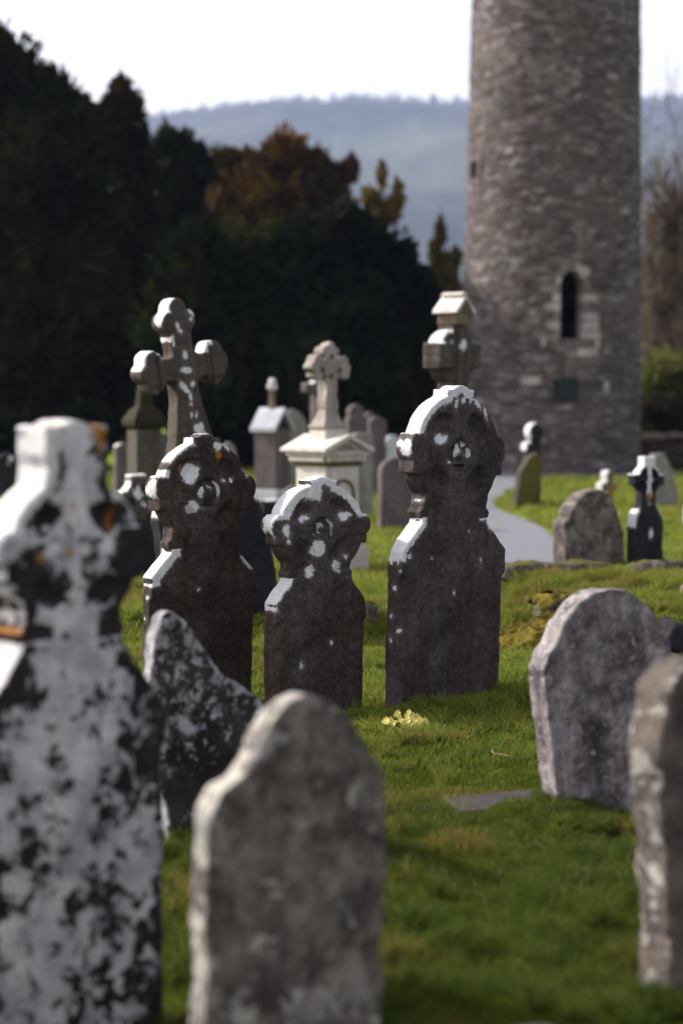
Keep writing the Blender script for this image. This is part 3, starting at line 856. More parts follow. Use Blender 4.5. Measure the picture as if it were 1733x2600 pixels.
# right, leaning
slabstone('leaning grey round topped headstone with small shoulders, between the ledger slab and the rough stone',
          [(320, 1310), (300, 1150), (240, 640), (232, 560), (262, 480), (298, 432), (330, 345), (410, 245), (490, 197), (565, 185), (650, 192), (740, 240), (808, 312), (850, 390), (868, 440), (905, 475), (915, 560), (985, 1260)],
          640, 1290, (1228, 1395), 1.96, 590, 27, -9.5, 0.13, M['grey'], seed=8, k=0.012, rough=0.004,
          bias=lambda x, y, z, N, E, RV: np.where((np.abs(N[:, 1]) < 0.7) & (N[:, 2] > 0.1) & (x < 0.1), 0.12, 0.0))
# right foreground rough stone
slabstone('rough upright fieldstone marker with a tan flank painted sunlit pale, cut by the frame',
          [(862, 2240), (850, 2000), (830, 1650), (805, 1350), (782, 1150), (775, 960), (800, 800), (835, 665), (880, 580), (960, 525), (1100, 510), (1240, 570), (1340, 700), (1385, 1000), (1400, 1600), (1410, 2240)],
          1120, 2230, (1212, 1396), 1.96, 840, 31, -1.5, 0.15, M['rocky'], seed=13, rough=0.009, rfreq=8, k=0.014, chips=0.010, bias=lambda x, y, z, N, E, RV: np.where(N[:, 0] < -0.45, 0.07, -0.02))  # sunlight painted on the left flank as paler crust cover
# pointed speckled stone behind the nearest cross
def sb(x, y, z, N, E, RV):
    return np.where(N[:, 0] < -0.4, 0.10, 0.0) + 0.06 * sst(0.04, 0.0, E) - 0.09 * sst(0.55, 0.2, z)
slabstone('pointed headstone speckled black and grey, tilted left, with a moss streak',
          [(415, 2380), (290, 1400), (215, 930), (240, 765), (262, 520), (300, 330), (335, 150), (400, 88), (470, 100), (560, 180), (632, 275), (740, 440), (830, 580), (905, 715), (960, 775), (1050, 820), (1150, 890), (1250, 970), (1305, 1040), (1350, 1300), (1560, 2380)],
          1010, 2380, (320, 1518), 3.92, 640, 26, -10.5, 0.10, M['mottled'], seed=17, rough=0.006, rfreq=10, k=0.016, bias=sb, chips=0.008,
          lich=lichen([], [(-0.10 - 0.105, 0.505, 0.026, 0.042, 0.3), (-0.105, 0.49, 0.026, 0.040, 0.6), (-0.205, 0.34, 0.008, 0.006, 0)]),
          moss=patches([(-0.29, 0.665, 0.045, 0.018, -0.5), (-0.24, 0.63, 0.035, 0.018, -0.4)]))

# ------------------------------------------------------------------ tall trefoil cross on its dark slab, leaning
t = headstone('trefoil_cross_headstone', 'tall leaning trefoil cross spotted with white lichen, behind the brown wheel cross', 548, 335, 38, -9.6, 0, z=0.17)
def tslab(X, Z):
    return poly2(X, Z, [(-0.40, -0.35), (0.60, -0.35), (0.57, 0.50), (0.51, 0.78), (0.43, 0.95), (0.30, 1.02), (-0.27, 0.96), (-0.36, 0.88), (-0.40, 0.78)])
def trel(X, Z):
    d = tslab(X, Z)
    return np.clip(0.07 + d, 0, 0.07) * 0.9
carve('slab', t, tslab, 0.18, (-0.46, 0.62, -0.35, 1.03), 0.010, M['navy'], relief=trel, seed=31, lich=lichen([(0.33, 0.55, 0.76, 1.1, 0.06), (-0.5, -0.36, 0.80, 0.9, 0.015)], [], [(-0.02, 0.55, 0.02, 0.06, 0.3)]))
zc = 1.86
def tcross(X, Z):
    d = poly2(X, Z, [(-0.30, 0.985), (0.30, 0.985), (0.215, 1.15), (0.165, 1.32), (0.125, 1.52), (0.10, 1.66), (0.10, zc), (-0.10, zc), (-0.10, 1.66), (-0.125, 1.5), (-0.14, 1.42), (-0.175, 1.3), (-0.22, 1.15)])
    d = smin(d, rect(X, Z, 0, zc, 0.30, 0.085), 0.05)
    d = smin(d, rect(X, Z, 0, zc + 0.2, 0.09, 0.2), 0.05)
    for sx in (-1, 1):
        e = np.minimum(np.minimum(circ(X, Z, sx * 0.27, zc + 0.085, 0.078), circ(X, Z, sx * 0.27, zc - 0.085, 0.082)), circ(X, Z, sx * 0.31, zc, 0.082))
        d = smin(d, e, 0.025)
    e = np.minimum(np.minimum(circ(X, Z, -0.068, zc + 0.345, 0.078), circ(X, Z, 0.068, zc + 0.345, 0.078)), circ(X, Z, 0, zc + 0.44, 0.075))
    d = smin(d, e, 0.025)
    return np.maximum(d, 0.985 - Z)
def tcrel(X, Z):
    shaft = np.abs(X) - np.interp(Z, [0.98, 1.32, 1.66, 2.5], [0.17, 0.10, 0.055, 0.055])
    r = 0.022 * step(0.0 - shaft, 0.008) * step(Z - 1.75, 0.03)
    for sx in (-1, 1):
        r = r + 0.018 * step(np.abs(np.abs(X) - 0.235) - 0.012, 0.008)
    return r * 0.8
carve('cross', t, tcross, 0.155, (-0.44, 0.44, 0.985, zc + 0.53), 0.009, M['cross'], relief=tcrel, seed=33,
      lich=lichen([(-0.46, -0.20, zc + 0.03, zc + 0.2, 0.01), (0.13, 0.26, zc + 0.08, zc + 0.2, 0.03), (-0.12, -0.01, zc + 0.42, zc + 0.6, 0.006), (-0.14, -0.07, zc + 0.17, zc + 0.25, 0.03)],
                  [(0.0, zc - 0.02, 0.045, 0.024, -0.2), (0.005, zc + 0.09, 0.02, 0.028, 0), (0.04, zc - 0.13, 0.025, 0.024, 0), (0.13, zc - 0.16, 0.022, 0.026, 0), (-0.05, zc - 0.12, 0.03, 0.016, -0.8), (-0.03, zc - 0.16, 0.02, 0.04, 0.7),
                   (0.0, zc - 0.22, 0.012, 0.03, 0), (-0.005, zc - 0.27, 0.014, 0.02, 0), (0.02, 1.40, 0.03, 0.03, 0), (0.06, 1.405, 0.02, 0.03, 0), (0.035, 1.35, 0.035, 0.03, 0), (0.085, 1.33, 0.025, 0.036, 0.3), (0.04, 1.275, 0.045, 0.045, 0), (0.11, 1.25, 0.03, 0.03, 0.6),
                   (0.05, 1.20, 0.024, 0.03, 0), (0.08, 1.15, 0.026, 0.036, 0), (-0.01, 1.50, 0.012, 0.02, 0), (0.03, 1.50, 0.012, 0.02, 0), (-0.02, 1.04, 0.012, 0.03, 0), (-0.07, 0.99, 0.012, 0.012, 0), (-0.09, 1.13, 0.008, 0.012, 0), (-0.02, zc + 0.31, 0.014, 0.03, 0), (0.0, zc + 0.27, 0.014, 0.02, 0), (0.12, zc + 0.40, 0.04, 0.028, -0.9), (0.10, zc + 0.345, 0.012, 0.014, 0)],
                  [(-0.02, zc + 0.40, 0.06, 0.075, 0.2), (0.02, zc + 0.47, 0.06, 0.035, 0)]),
      ochre=patches([(0.33, zc + 0.172, 0.06, 0.012, 0)]))

# ------------------------------------------------------------------ white pedestal monument with cross
p = G(830, 1452)
MK = 0.68
mon = thing('pedestal_monument', 'white limestone pedestal monument with gabled cornice and a stone cross on top', 'monument', (p.x, p.y + 0.45, 0), (0, 0, R(43)), 'tall monuments among the graves')
S0 = 249.0
def zpx(py, s=240.0): return CAMZ - (py - HY) / s
def bxo(name, boxes, mat, parent, bevel=0.01):
    bm = bmesh.new()
    for b in boxes: boxm(bm, *b)
    return bm_obj(name, bm, mat, parent, bevel)
a = 0.235
zt = zpx(1180)
bxo('plinth', [(-a - 0.08, a + 0.08, -a - 0.08, a + 0.08, -0.2, 0.24)], M['white'], mon, 0.02)
bxo('base_course', [(-a - 0.04, a + 0.04, -a - 0.04, a + 0.04, 0.243, 0.40)], M['white'], mon, 0.02)
bxo('die', [(-a, a, -a, a, 0.403, zt)], M['white'], mon, 0.01)
# round-headed sunk panel with mossy rim on the right face
bm = bmesh.new()
pts = [(0.135 * math.cos(q), 0.135 * math.sin(q)) for q in np.linspace(0, math.pi, 15)]
zb = zt - 0.30
for i in range(14):
    (x0, z0), (x1, z1) = pts[i], pts[i + 1]
    vs = []
    for yy in (-a - 0.02, -a + 0.01):
        for m_ in (1.0, 1.22): vs += [bm.verts.new((x0 * m_, yy, zb + z0 * m_)), bm.verts.new((x1 * m_, yy, zb + z1 * m_))]
    for f in ((0, 2, 3, 1), (4, 5, 7, 6), (0, 1, 5, 4), (2, 6, 7, 3), (0, 4, 6, 2), (1, 3, 7, 5)): bm.faces.new([vs[k] for k in f])
boxm(bm, -0.165, -0.135, -a - 0.02, -a + 0.01, 0.6, zb); boxm(bm, 0.135, 0.165, -a - 0.02, -a + 0.01, 0.6, zb)
M['mossrim'] = plain_mat('algae_stained_stone', (0.16, 0.14, 0.07), (0.10, 0.085, 0.035), 14)
bm_obj('arched_moulding', bm, M['mossrim'], mon)
# bed mould, dentils, cornice
zc0 = zt
bxo('bed_mould', [(-a - 0.035, a + 0.035, -a - 0.035, a + 0.035, zc0, zc0 + 0.045)], M['mossrim'], mon, 0.012)
for fx in range(4):
    dent = []
    for i in range(13):
        u = -a - 0.03 + (2 * a + 0.06) * (i + 0.5) / 13
        if fx == 0: dent.append((u - 0.016, u + 0.016, -a - 0.075, -a - 0.03, zc0 + 0.047, zc0 + 0.10))
        if fx == 1: dent.append((u - 0.016, u + 0.016, a + 0.03, a + 0.075, zc0 + 0.047, zc0 + 0.10))
        if fx == 2: dent.append((-a - 0.075, -a - 0.03, u - 0.016, u + 0.016, zc0 + 0.047, zc0 + 0.10))
        if fx == 3: dent.append((a + 0.03, a + 0.075, u - 0.016, u + 0.016, zc0 + 0.047, zc0 + 0.10))
    bxo('dentil_course', dent, M['white'], mon, 0.004)
bxo('frieze', [(-a - 0.03, a + 0.03, -a - 0.03, a + 0.03, zc0 + 0.046, zc0 + 0.102)], M['mossrim'], mon, 0.0)
bxo('cornice', [(-a - 0.085, a + 0.085, -a - 0.085, a + 0.085, zc0 + 0.104, zc0 + 0.145)], M['white'], mon, 0.015)
e_ = a + 0.10
zr = zc0 + 0.147
bm = bmesh.new()
def prism(bm, pts, y0, y1):
    f_ = [bm.verts.new((x, y0, z)) for x, z in pts]; b_ = [bm.verts.new((x, y1, z)) for x, z in pts]
    bm.faces.new(f_); bm.faces.new(b_[::-1])
    for i in range(len(pts)):
        j = (i + 1) % len(pts); bm.faces.new((f_[i], b_[i], b_[j], f_[j]))
prism(bm, [(-e_ + 0.03, zr), (e_ - 0.03, zr), (0, zr + 0.135)], -e_ + 0.05, e_ - 0.05)
bm_obj('pediment', bm, M['white'], mon, 0.004)
bm = bmesh.new(); prism(bm, [(-0.15, zr + 0.02), (0.15, zr + 0.02), (0, zr + 0.085)], -e_ + 0.035, -e_ + 0.055); bm_obj('tympanum', bm, M['whitecross'], mon)
bm = bmesh.new()
prism(bm, [(-e_ - 0.02, zr - 0.002), (-e_ - 0.02, zr + 0.035), (0, zr + 0.185), (e_ + 0.02, zr + 0.035), (e_ + 0.02, zr - 0.002), (e_ - 0.025, zr - 0.002), (0, zr + 0.137), (-e_ + 0.025, zr - 0.002)], -e_ - 0.02, e_ + 0.02)
bm_obj('roof', bm, M['white'], mon, 0.008)
zb2 = zr + 0.15
bxo('cross_base', [(-0.145, 0.145, -0.145, 0.145, zb2 - 0.08, zb2 + 0.09)], M['white'], mon, 0.02)
cz = zb2 + 0.091
# flared foot turned on a square
bm = bmesh.new()
prof = [(0.16, 0.0), (0.16, 0.03), (0.13, 0.06), (0.10, 0.12), (0.08, 0.20)]
rings = [[bm.verts.new((sx * r_, sy * r_ * 0.85, cz + z_)) for sx, sy in ((-1, -1), (1, -1), (1, 1), (-1, 1))] for r_, z_ in prof]
for r0, r1 in zip(rings[:-1], rings[1:]):
    for i in range(4): bm.faces.new((r0[i], r0[(i + 1) % 4], r1[(i + 1) % 4], r1[i]))
bm.faces.new(rings[-1]); bm.faces.new(rings[0][::-1])
bm_obj('cross_foot', bm, M['whitecross'], mon, 0.008)
zk = zpx(934) ; ztop = zpx(870)
def mcross(X, Z):
    d = poly2(X, Z, [(-0.085, cz + 0.19), (0.085, cz + 0.19), (0.072, cz + 0.35), (0.068, zk - 0.16), (0.09, zk - 0.05), (0.08, ztop - 0.1), (-0.08, ztop - 0.1), (-0.09, zk - 0.05), (-0.068, zk - 0.16), (-0.072, cz + 0.35)])
    d = smin(d, rect(X, Z, 0, zk, 0.17, 0.07), 0.06)
    for sx in (-1, 1):
        for q, zz_ in ((0.215, 0), (0.18, 0.065), (0.18, -0.065)): d = smin(d, circ(X, Z, sx * q, zk + zz_, 0.06), 0.02)
    hh = ztop - zk
    for q, zz_ in ((0, hh - 0.06), (-0.065, hh - 0.10), (0.065, hh - 0.10)): d = smin(d, circ(X, Z, q, zk + zz_, 0.058), 0.02)
    return np.maximum(d, cz + 0.19 - Z)
def mrel(X, Z):
    r = np.zeros_like(X)
    for cx_, cz_ in ((0, 0.10), (0, -0.10), (0.12, -0.04), (-0.12, -0.04)): r = r + 0.03 * step(circ(X, Z, cx_, zk + cz_, 0.028), 0.012)
    return r
carve('cross', mon, mcross, 0.15, (-0.3, 0.3, cz + 0.19, ztop + 0.02), 0.010, M['whitecross'], relief=mrel, rough=0.008, rfreq=12, seed=77,
      moss=lambda x, y, z, N, E, RV: np.where(N[:, 2] < -0.35, 0.03, np.where(RV > 0.012, 0.02, -0.2)))

# ------------------------------------------------------------------ high cross with the house-shaped cap
t = thing('high_cross', 'tall high cross with a little house shaped cap, rising behind the tallest wheel cross', 'monument', G(1150, 1465), (0, 0, R(50)), 'tall monuments among the graves')
S1 = 253.0
def zq(py): return CAMZ - (py - HY) / S1
za, zb_, zk = zq(935), zq(868), zq(905)
def hc(X, Z):
    d = poly2(X, Z, [(-0.18, -0.3), (0.18, -0.3), (0.125, zk - 0.4), (0.115, zk), (0.105, zq(800)), (-0.105, zq(800)), (-0.115, zk), (-0.125, zk - 0.4)])
    ring = np.abs(circ(X, Z, 0, zk, 0.235)) - 0.05
    return np.minimum(np.minimum(d, ring), rect(X, Z, 0, zk, 0.34, 0.125))
def hcr(X, Z):
    rad = np.hypot(X, Z - zk)
    r = 0.05 * step(np.abs(rad - 0.235) - 0.06, 0.01) * step(0.145 - np.abs(X), 0.01) * step(0.13 - np.abs(Z - zk), 0.01)
    r = r - 0.035 * step(circ(X, Z, 0, zk + 0.12, 0.07), 0.03)
    r = r + 0.03 * step(np.abs(np.abs(X) - 0.07) - 0.02, 0.01)
    return r + 0.03
carve('shaft_and_ring', t, hc, 0.25, (-0.36, 0.36, -0.3, zq(800)), 0.014, M['cross'], relief=hcr, seed=91, rough=0.006,
      lich=lichen([(-0.32, -0.13, zk + 0.12, zk + 0.5, 0.02)], [(0.0, zk + 0.10, 0.05, 0.06, 0)]))
bm = bmesh.new()
hz = zq(797)
boxm(bm, -0.115, 0.115, -0.13, 0.13, hz - 0.12, hz); bm_obj('cap_block', bm, M['tan'], t, 0.01)
bm = bmesh.new(); prism(bm, [(-0.12, hz + 0.002), (0.12, hz + 0.002), (0, hz + 0.13)], -0.135, 0.135); bm_obj('gable', bm, M['tan'], t, 0.004)
bm = bmesh.new(); prism(bm, [(-0.165, hz - 0.01), (-0.155, hz + 0.025), (0, hz + 0.17), (0.155, hz + 0.025), (0.165, hz - 0.01), (0.13, hz - 0.01), (0, hz + 0.132), (-0.13, hz - 0.01)], -0.155, 0.155); bm_obj('cap_roof', bm, M['white'], t, 0.006)
bm = bmesh.new(); boxm(bm, -0.045, 0.045, -0.15, 0.15, hz + 0.15, hz + 0.205); bm_obj('ridge_stone', bm, M['white'], t, 0.02)

# ------------------------------------------------------------------ stones farther back
def simple(label, px, s, yaw, lean, outline, tk, mat, ytop=None, h=0.014, name='headstone', lich=None, moss=None, rough=0.006, relief=None, part='slab', cat='gravestone', tip=0, seed=3, ochre=None):
    """outline in metres, z measured down from eye level pixel rows is handled by the caller"""
    t_ = headstone(name, label, px, s, yaw, lean, tip, cat=cat)
    xs_ = [q[0] for q in outline]; zs_ = [q[1] for q in outline]
    carve(part, t_, lambda X, Z: poly2(X, Z, outline), tk, (min(xs_), max(xs_), -0.25, max(zs_)), h, mat, rough=rough, lich=lich, moss=moss, relief=relief, seed=seed, k=0.016, ochre=ochre)
    return t_
def arch(hw, hh, shoulder=None, n=14, sharp=1.0):
    """round or gothic topped outline of half width hw and height hh"""
    pts = [(-hw, -0.25), (hw, -0.25)]
    if shoulder is None:
        zsp = hh - hw * sharp
        pts += [(hw * math.cos(q), zsp + hw * sharp * math.sin(q)) for q in np.linspace(0, math.pi, n)]
    else:
        r_, zsh = shoulder
        zsp = hh - r_ * sharp
        pts += [(hw, zsh)] + [(r_ * math.cos(q), zsp + r_ * sharp * math.sin(q)) for q in np.linspace(0, math.pi, n)] + [(-hw, zsh)]
    return pts
def gothic(hw, hh, rise):
    pts = [(-hw, -0.25), (hw, -0.25), (hw, hh - rise)]
    for q in np.linspace(0, 1, 7)[1:]: pts.append((hw * (1 - q ** 1.4), hh - rise + rise * math.sin(q * math.pi / 2)))
    for q in np.linspace(1, 0, 7)[1:]: pts.append((-hw * (1 - q ** 1.4), hh - rise + rise * math.sin(q * math.pi / 2)))
    return pts
def zs_(py, s): return CAMZ - (py - HY) / s
def crown_l(wd=0.03, x1=9): return lambda x, y, z, N, E, RV: np.where((N[:, 2] > 0.35) & (x < x1), 0.03, -0.2)

s = 240
simple('pale tan round topped headstone with a notched left shoulder, behind the kerb stones', 1500, s, 32, -3, [(-0.42, -0.25), (0.40, -0.25), (0.36, 0.35), (0.30, 0.58), (0.2, 0.75), (0.06, 0.83), (-0.12, 0.80), (-0.25, 0.72), (-0.33, 0.62), (-0.35, 0.55), (-0.42, 0.52)], 0.22, M['buff'], seed=41)
# dark celtic stone behind kerb
t = headstone('celtic_headstone', 'black headstone with a lichen whitened wheel cross, behind the right end of the kerb', 1634, s, 26, 1)
def bk(X, Z): return poly2(X, Z, [(-0.185, -0.25), (0.185, -0.25), (0.19, 0.50), (0.17, 0.56), (0.09, 0.66), (-0.09, 0.66), (-0.17, 0.57), (-0.19, 0.50)])
carve('slab', t, bk, 0.13, (-0.2, 0.2, -0.25, 0.67), 0.010, M['navy'], seed=51, lich=lichen([(-0.3, -0.12, 0.42, 0.62, 0.03), (0.12, 0.2, 0.5, 0.6, 0.01)], [(0.03, 0.36, 0.022, 0.05, 0)]))
zk2 = 0.93
def bh(X, Z):
    d = np.minimum(circ(X, Z, 0, zk2, 0.15), rect(X, Z, 0, zk2, 0.19, 0.06))
    d = np.minimum(d, rect(X, Z, 0, zk2 + 0.1, 0.07, 0.14))
    d = np.minimum(d, rect(X, Z, 0, 0.75, 0.085, 0.12))
    return np.maximum(d, 0.655 - Z)
def bhr(X, Z):
    x, z_ = X, Z - zk2
    op = smax(smax(np.hypot(x, z_) - 0.125, 0.03 - np.abs(x), 0.02), 0.03 - np.abs(z_), 0.02)
    return 0.05 * step(op, 0.012)
carve('wheel_cross', t, bh, 0.13, (-0.2, 0.2, 0.655, zk2 + 0.26), 0.010, M['navy'], relief=bhr, seed=53,
      lich=lambda x, y, z, N, E, RV: np.where(RV > 0.012, -0.1, np.where(z > zk2 + 0.04, 0.012 + 0.02 * fbm(x * 22, y * 22, z * 22, 5, 2), np.where(N[:, 1] < -0.5, 0.026 - np.abs(x) + 0.025 * fbm(x * 18, y * 18, z * 18, 6, 2), -0.1))),
      ochre=patches([(0.0, 0.76, 0.03, 0.05, 0)]))
s = 175
t = headstone('small_cross', 'small orange and white stone cross behind the pale tan headstone', 1535, s, 40, 3)
def sx_(X, Z): return np.minimum(np.minimum(rect(X, Z, 0, 0.30, 0.07, 0.4), rect(X, Z, 0, 0.52, 0.16, 0.06)), circ(X, Z, 0, 0.68, 0.08))
carve('cross', t, sx_, 0.13, (-0.2, 0.2, -0.1, 0.78), 0.014, M['tan'], seed=55, lich=lambda x, y, z, N, E, RV: np.where((N[:, 0] < -0.2) | (N[:, 2] > 0.4), 0.03, -0.1), ochre=patches([(0.02, 0.42, 0.04, 0.10, 0)]))
simple('sloping grey slab behind the black wheel cross headstone', 1670, 150, 30, 4, [(-0.25, -0.25), (0.42, -0.25), (0.38, 0.1), (0.20, 0.62), (0.0, 0.88), (-0.2, 0.86)], 0.15, M['pale'], seed=57)
simple('bluish grey headstone at the right edge of the churchyard grass', 1760, 178, 20, 0, arch(0.14, 0.36), 0.12, M['bluewhite'], seed=59)
# in front of the tower
simple('leaning yellow green mossy slab beside the gravel path', 1328, 152, 35, 12, [(-0.24, -0.25), (0.22, -0.25), (0.22, 0.55), (0.19, 0.82), (0.06, 0.94), (-0.1, 0.82), (-0.23, 0.55)], 0.14, M['mossy'], seed=61,
       moss=lambda x, y, z, N, E, RV: np.where(N[:, 1] < -0.3, 0.02, -0.02) + 0.0 * x)
t = headstone('cross_headstone', 'narrow dark cross headstone with a white top, against the tower foot', 1340, 150, 30, 5)
def nc(X, Z):
    d = poly2(X, Z, [(-0.22, -0.25), (0.22, -0.25), (0.16, 0.75), (0.11, 1.0), (0.11, 1.25), (-0.11, 1.25), (-0.11, 1.0), (-0.16, 0.75)])
    return np.minimum(np.minimum(d, circ(X, Z, 0, 1.25, 0.15)), rect(X, Z, -0.04, 0.98, 0.15, 0.07))
carve('cross', t, nc, 0.16, (-0.24, 0.24, -0.25, 1.42), 0.014, M['navy'], seed=63, lich=lambda x, y, z, N, E, RV: np.where((z > 1.13) & ((N[:, 0] < -0.1) | (N[:, 2] > 0.3)), 0.03, np.where((N[:, 0] < -0.3) & (np.abs(z - 1.0) < 0.1), 0.03, -0.1)))
# middle distance, centre
simple('grey purple gothic headstone between the white monument and the tallest wheel cross', 1002, 185, 25, 1, gothic(0.25, zs_(1160, 185), 0.16), 0.14, M['purple'], seed=67)
simple('bluish white round topped marble headstone behind the grey purple gothic one', 996, 120, 20, 0, arch(0.17, zs_(1105, 120)), 0.14, M['bluewhite'], seed=69)
t = simple('tall grey pillar headstone with a rounded head, right of the white monument', 955, 135, 20, 0, arch(0.17, zs_(1058, 135), None, 14, 0.7), 0.2, M['purple'], seed=71)
simple('tall pale slab close behind the right side of the white monument', 915, 165, 25, 0, arch(0.17, zs_(1098, 165), None, 14, 0.3), 0.2, M['pale'], seed=72)
simple('slim grey purple pillar stone with a knob top, behind the white monument', 937, 128, 20, 0, arch(0.09, zs_(1045, 128)), 0.14, M['purple'], seed=73)
t = headstone('ball_top_headstone', 'brown headstone with a ball shaped head, behind the white monument', 904, 140, 25, 0)
def bt(X, Z): return np.minimum(poly2(X, Z, [(-0.2, -0.2), (0.2, -0.2), (0.2, 1.45), (0.1, 1.5), (-0.1, 1.5), (-0.2, 1.45)]), circ(X, Z, -0.02, 1.55, 0.15))
carve('slab', t, bt, 0.18, (-0.22, 0.22, -0.2, 1.72), 0.014, M['purple'], seed=75)
t = headstone('cross_headstone', 'dark stone cross with a pale arm, half hidden behind the white monument cross', 806, 150, 35, 0)
zk3 = zs_(985, 150)
def dc(X, Z): return np.minimum(np.minimum(poly2(X, Z, [(-0.16, -0.2), (0.16, -0.2), (0.11, 1.2), (0.09, zk3 + 0.25), (-0.09, zk3 + 0.25), (-0.11, 1.2)]), rect(X, Z, 0, zk3, 0.28, 0.075)), circ(X, Z, 0, zk3, 0.15))
carve('cross', t, dc, 0.16, (-0.3, 0.3, -0.2, zk3 + 0.27), 0.014, M['purple'], seed=77, lich=lambda x, y, z, N, E, RV: np.where((N[:, 2] > 0.4) & (z > 1.5), 0.02, -0.1))
# gabled pillar with finial cross
gp = thing('gabled_pillar', 'purple grey grave pillar with a white gabled roof and a thin finial cross', 'monument', G(690, 1318, 0.0) + Vector((0, 0.3, 0)), (0, 0, R(58)), 'tall monuments among the graves')
sg = 160.0
def zg(py): return CAMZ - (py - HY) / sg
bxo('plinth', [(-0.30, 0.30, -0.30, 0.30, -0.2, 0.28)], M['purple'], gp, 0.02)
bxo('step', [(-0.255, 0.255, -0.255, 0.255, 0.283, 0.44)], M['bluewhite'], gp, 0.02)
bxo('die', [(-0.20, 0.20, -0.20, 0.20, 0.443, zg(1085))], M['purple'], gp, 0.012)
zr = zg(1085)
bm = bmesh.new(); prism(bm, [(-0.21, zr + 0.002), (0.21, zr + 0.002), (0, zr + 0.25)], -0.19, 0.19); bm_obj('gable', bm, M['navy'], gp, 0.004)
bm = bmesh.new(); prism(bm, [(-0.265, zr - 0.05), (-0.265, zr + 0.02), (0, zr + 0.33), (0.265, zr + 0.02), (0.265, zr - 0.05), (0.215, zr - 0.003), (0, zr + 0.252), (-0.215, zr - 0.003)], -0.235, 0.235); bm_obj('roof', bm, M['bluewhite'], gp, 0.008)
def fc(X, Z): return np.minimum(np.minimum(rect(X, Z, 0, 0.2, 0.035, 0.24), rect(X, Z, 0, 0.33, 0.09, 0.035)), circ(X, Z, 0, 0.40, 0.06))
fo = carve('finial_cross', gp, fc, 0.09, (-0.1, 0.1, -0.04, 0.47), 0.010, M['tan'], seed=79, lich=lambda x, y, z, N, E, RV: np.where((z > 0.28) & (N[:, 0] < 0.2), 0.02, -0.1))
fo.location = (0, 0, zr + 0.30)
simple('pale grey gothic headstone just behind the gabled pillar', 742, 120, 25, 0, gothic(0.32, zs_(1040, 120), 0.4), 0.16, M['pale'], seed=81)
simple('small round topped pale marker at the foot of the gabled pillar', 745, 200, 25, 0, arch(0.14, zs_(1232, 200)), 0.12, M['purple'], seed=82)
simple('low block with a white lichen top beside the gabled pillar foot', 690, 175, 38, 0, [(-0.25, -0.25), (0.25, -0.25), (0.25, zs_(1268, 175)), (-0.25, zs_(1268, 175))], 0.3, M['navy'], seed=83, lich=crown_l())
simple('small pale gothic headstone between the trefoil cross and the gabled pillar', 578, 130, 20, 1, gothic(0.16, zs_(1122, 130), 0.25), 0.13, M['pale'], seed=84)
# left side: pillar with mossy pyramid cap
lp = thing('capped_pillar', 'dark grave pillar under a mossy pyramid cap, behind the trefoil cross', 'monument', G(362, 1380, 0.0) + Vector((0, 0.3, 0)), (0, 0, R(28)), 'tall monuments among the graves')
sl = 200.0
def zl_(py): return CAMZ - (py - HY) / sl
bxo('plinth', [(-0.25, 0.25, -0.25, 0.25, -0.2, 0.35)], M['navy'], lp, 0.02)
bxo('die', [(-0.168, 0.168, -0.168, 0.168, 0.352, zl_(1090))], M['cross'], lp, 0.012)
bm = bmesh.new()
rings = []
for r_, z_ in ((0.17, 1088), (0.215, 1078), (0.22, 1066), (0.15, 1042), (0.09, 1030), (0.07, 985), (0.05, 975)):
    rings.append([bm.verts.new((sx * r_, sy * r_, zl_(z_))) for sx, sy in ((-1, -1), (1, -1), (1, 1), (-1, 1))])
for r0, r1 in zip(rings[:-1], rings[1:]):
    for i in range(4): bm.faces.new((r0[i], r0[(i + 1) % 4], r1[(i + 1) % 4], r1[i]))
bm.faces.new(rings[-1]); bm.faces.new(rings[0][::-1])
M['mosscap'] = plain_mat('mossy_cap_stone', (0.030, 0.028, 0.009), (0.022, 0.017, 0.013), 6)
bm_obj('cap', bm, M['mosscap'], lp, 0.008)
simple('pale lilac round topped stone tucked behind the mossy capped pillar', 412, 190, 20, 0, arch(0.12, zs_(1100, 190)), 0.14, M['purple'], seed=85)
simple('thin white topped stone left of the mossy capped pillar', 308, 150, 30, 0, arch(0.12, zs_(1125, 150)), 0.14, M['purple'], seed=86, lich=crown_l())
# small lichened celtic stone beside the nearest cross
t = headstone('celtic_headstone', 'small dark wheel cross with white lichen caps, between the nearest cross and the trefoil cross', 345, 250, 32, 0)
zk4 = zs_(1258, 250)
def lc(X, Z):
    d = np.minimum(circ(X, Z, 0, zk4, 0.14), rect(X, Z, 0, zk4, 0.17, 0.06))
    d = np.minimum(d, rect(X, Z, 0, zk4 + 0.1, 0.085, 0.12))
    d = np.minimum(d, rect(X, Z, 0, zk4 - 0.15, 0.10, 0.12))
    return np.maximum(d, zk4 - 0.245 - Z)
def lcr(X, Z):
    x, z_ = X, Z - zk4
    op = smax(smax(np.hypot(x, z_) - 0.115, 0.03 - np.abs(x), 0.02), 0.03 - np.abs(z_), 0.02)
    return 0.05 * step(op, 0.012)
carve('wheel_cross', t, lc, 0.15, (-0.2, 0.2, zk4 - 0.245, zk4 + 0.23), 0.011, M['cross'], relief=lcr, seed=93, lich=lichen([(-0.2, 0.12, zk4 + 0.19, zk4 + 0.3, 0.02), (-0.2, -0.08, zk4 + 0.03, zk4 + 0.16, 0.02)], [(0.0, zk4 + 0.03, 0.05, 0.07, 0.2), (0.07, zk4 - 0.08, 0.02, 0.03, 0)]))
zt4 = zk4 - 0.242
carve('slab', t, lambda X, Z: poly2(X, Z, [(-0.22, -0.3), (0.22, -0.3), (0.22, zt4 - 0.12), (0.11, zt4), (-0.11, zt4), (-0.22, zt4 - 0.12)]), 0.15, (-0.22, 0.22, -0.3, zt4), 0.012, M['navy'], seed=95,
      lich=lichen([], [(0.0, 0.28, 0.03, 0.10, 0)]))
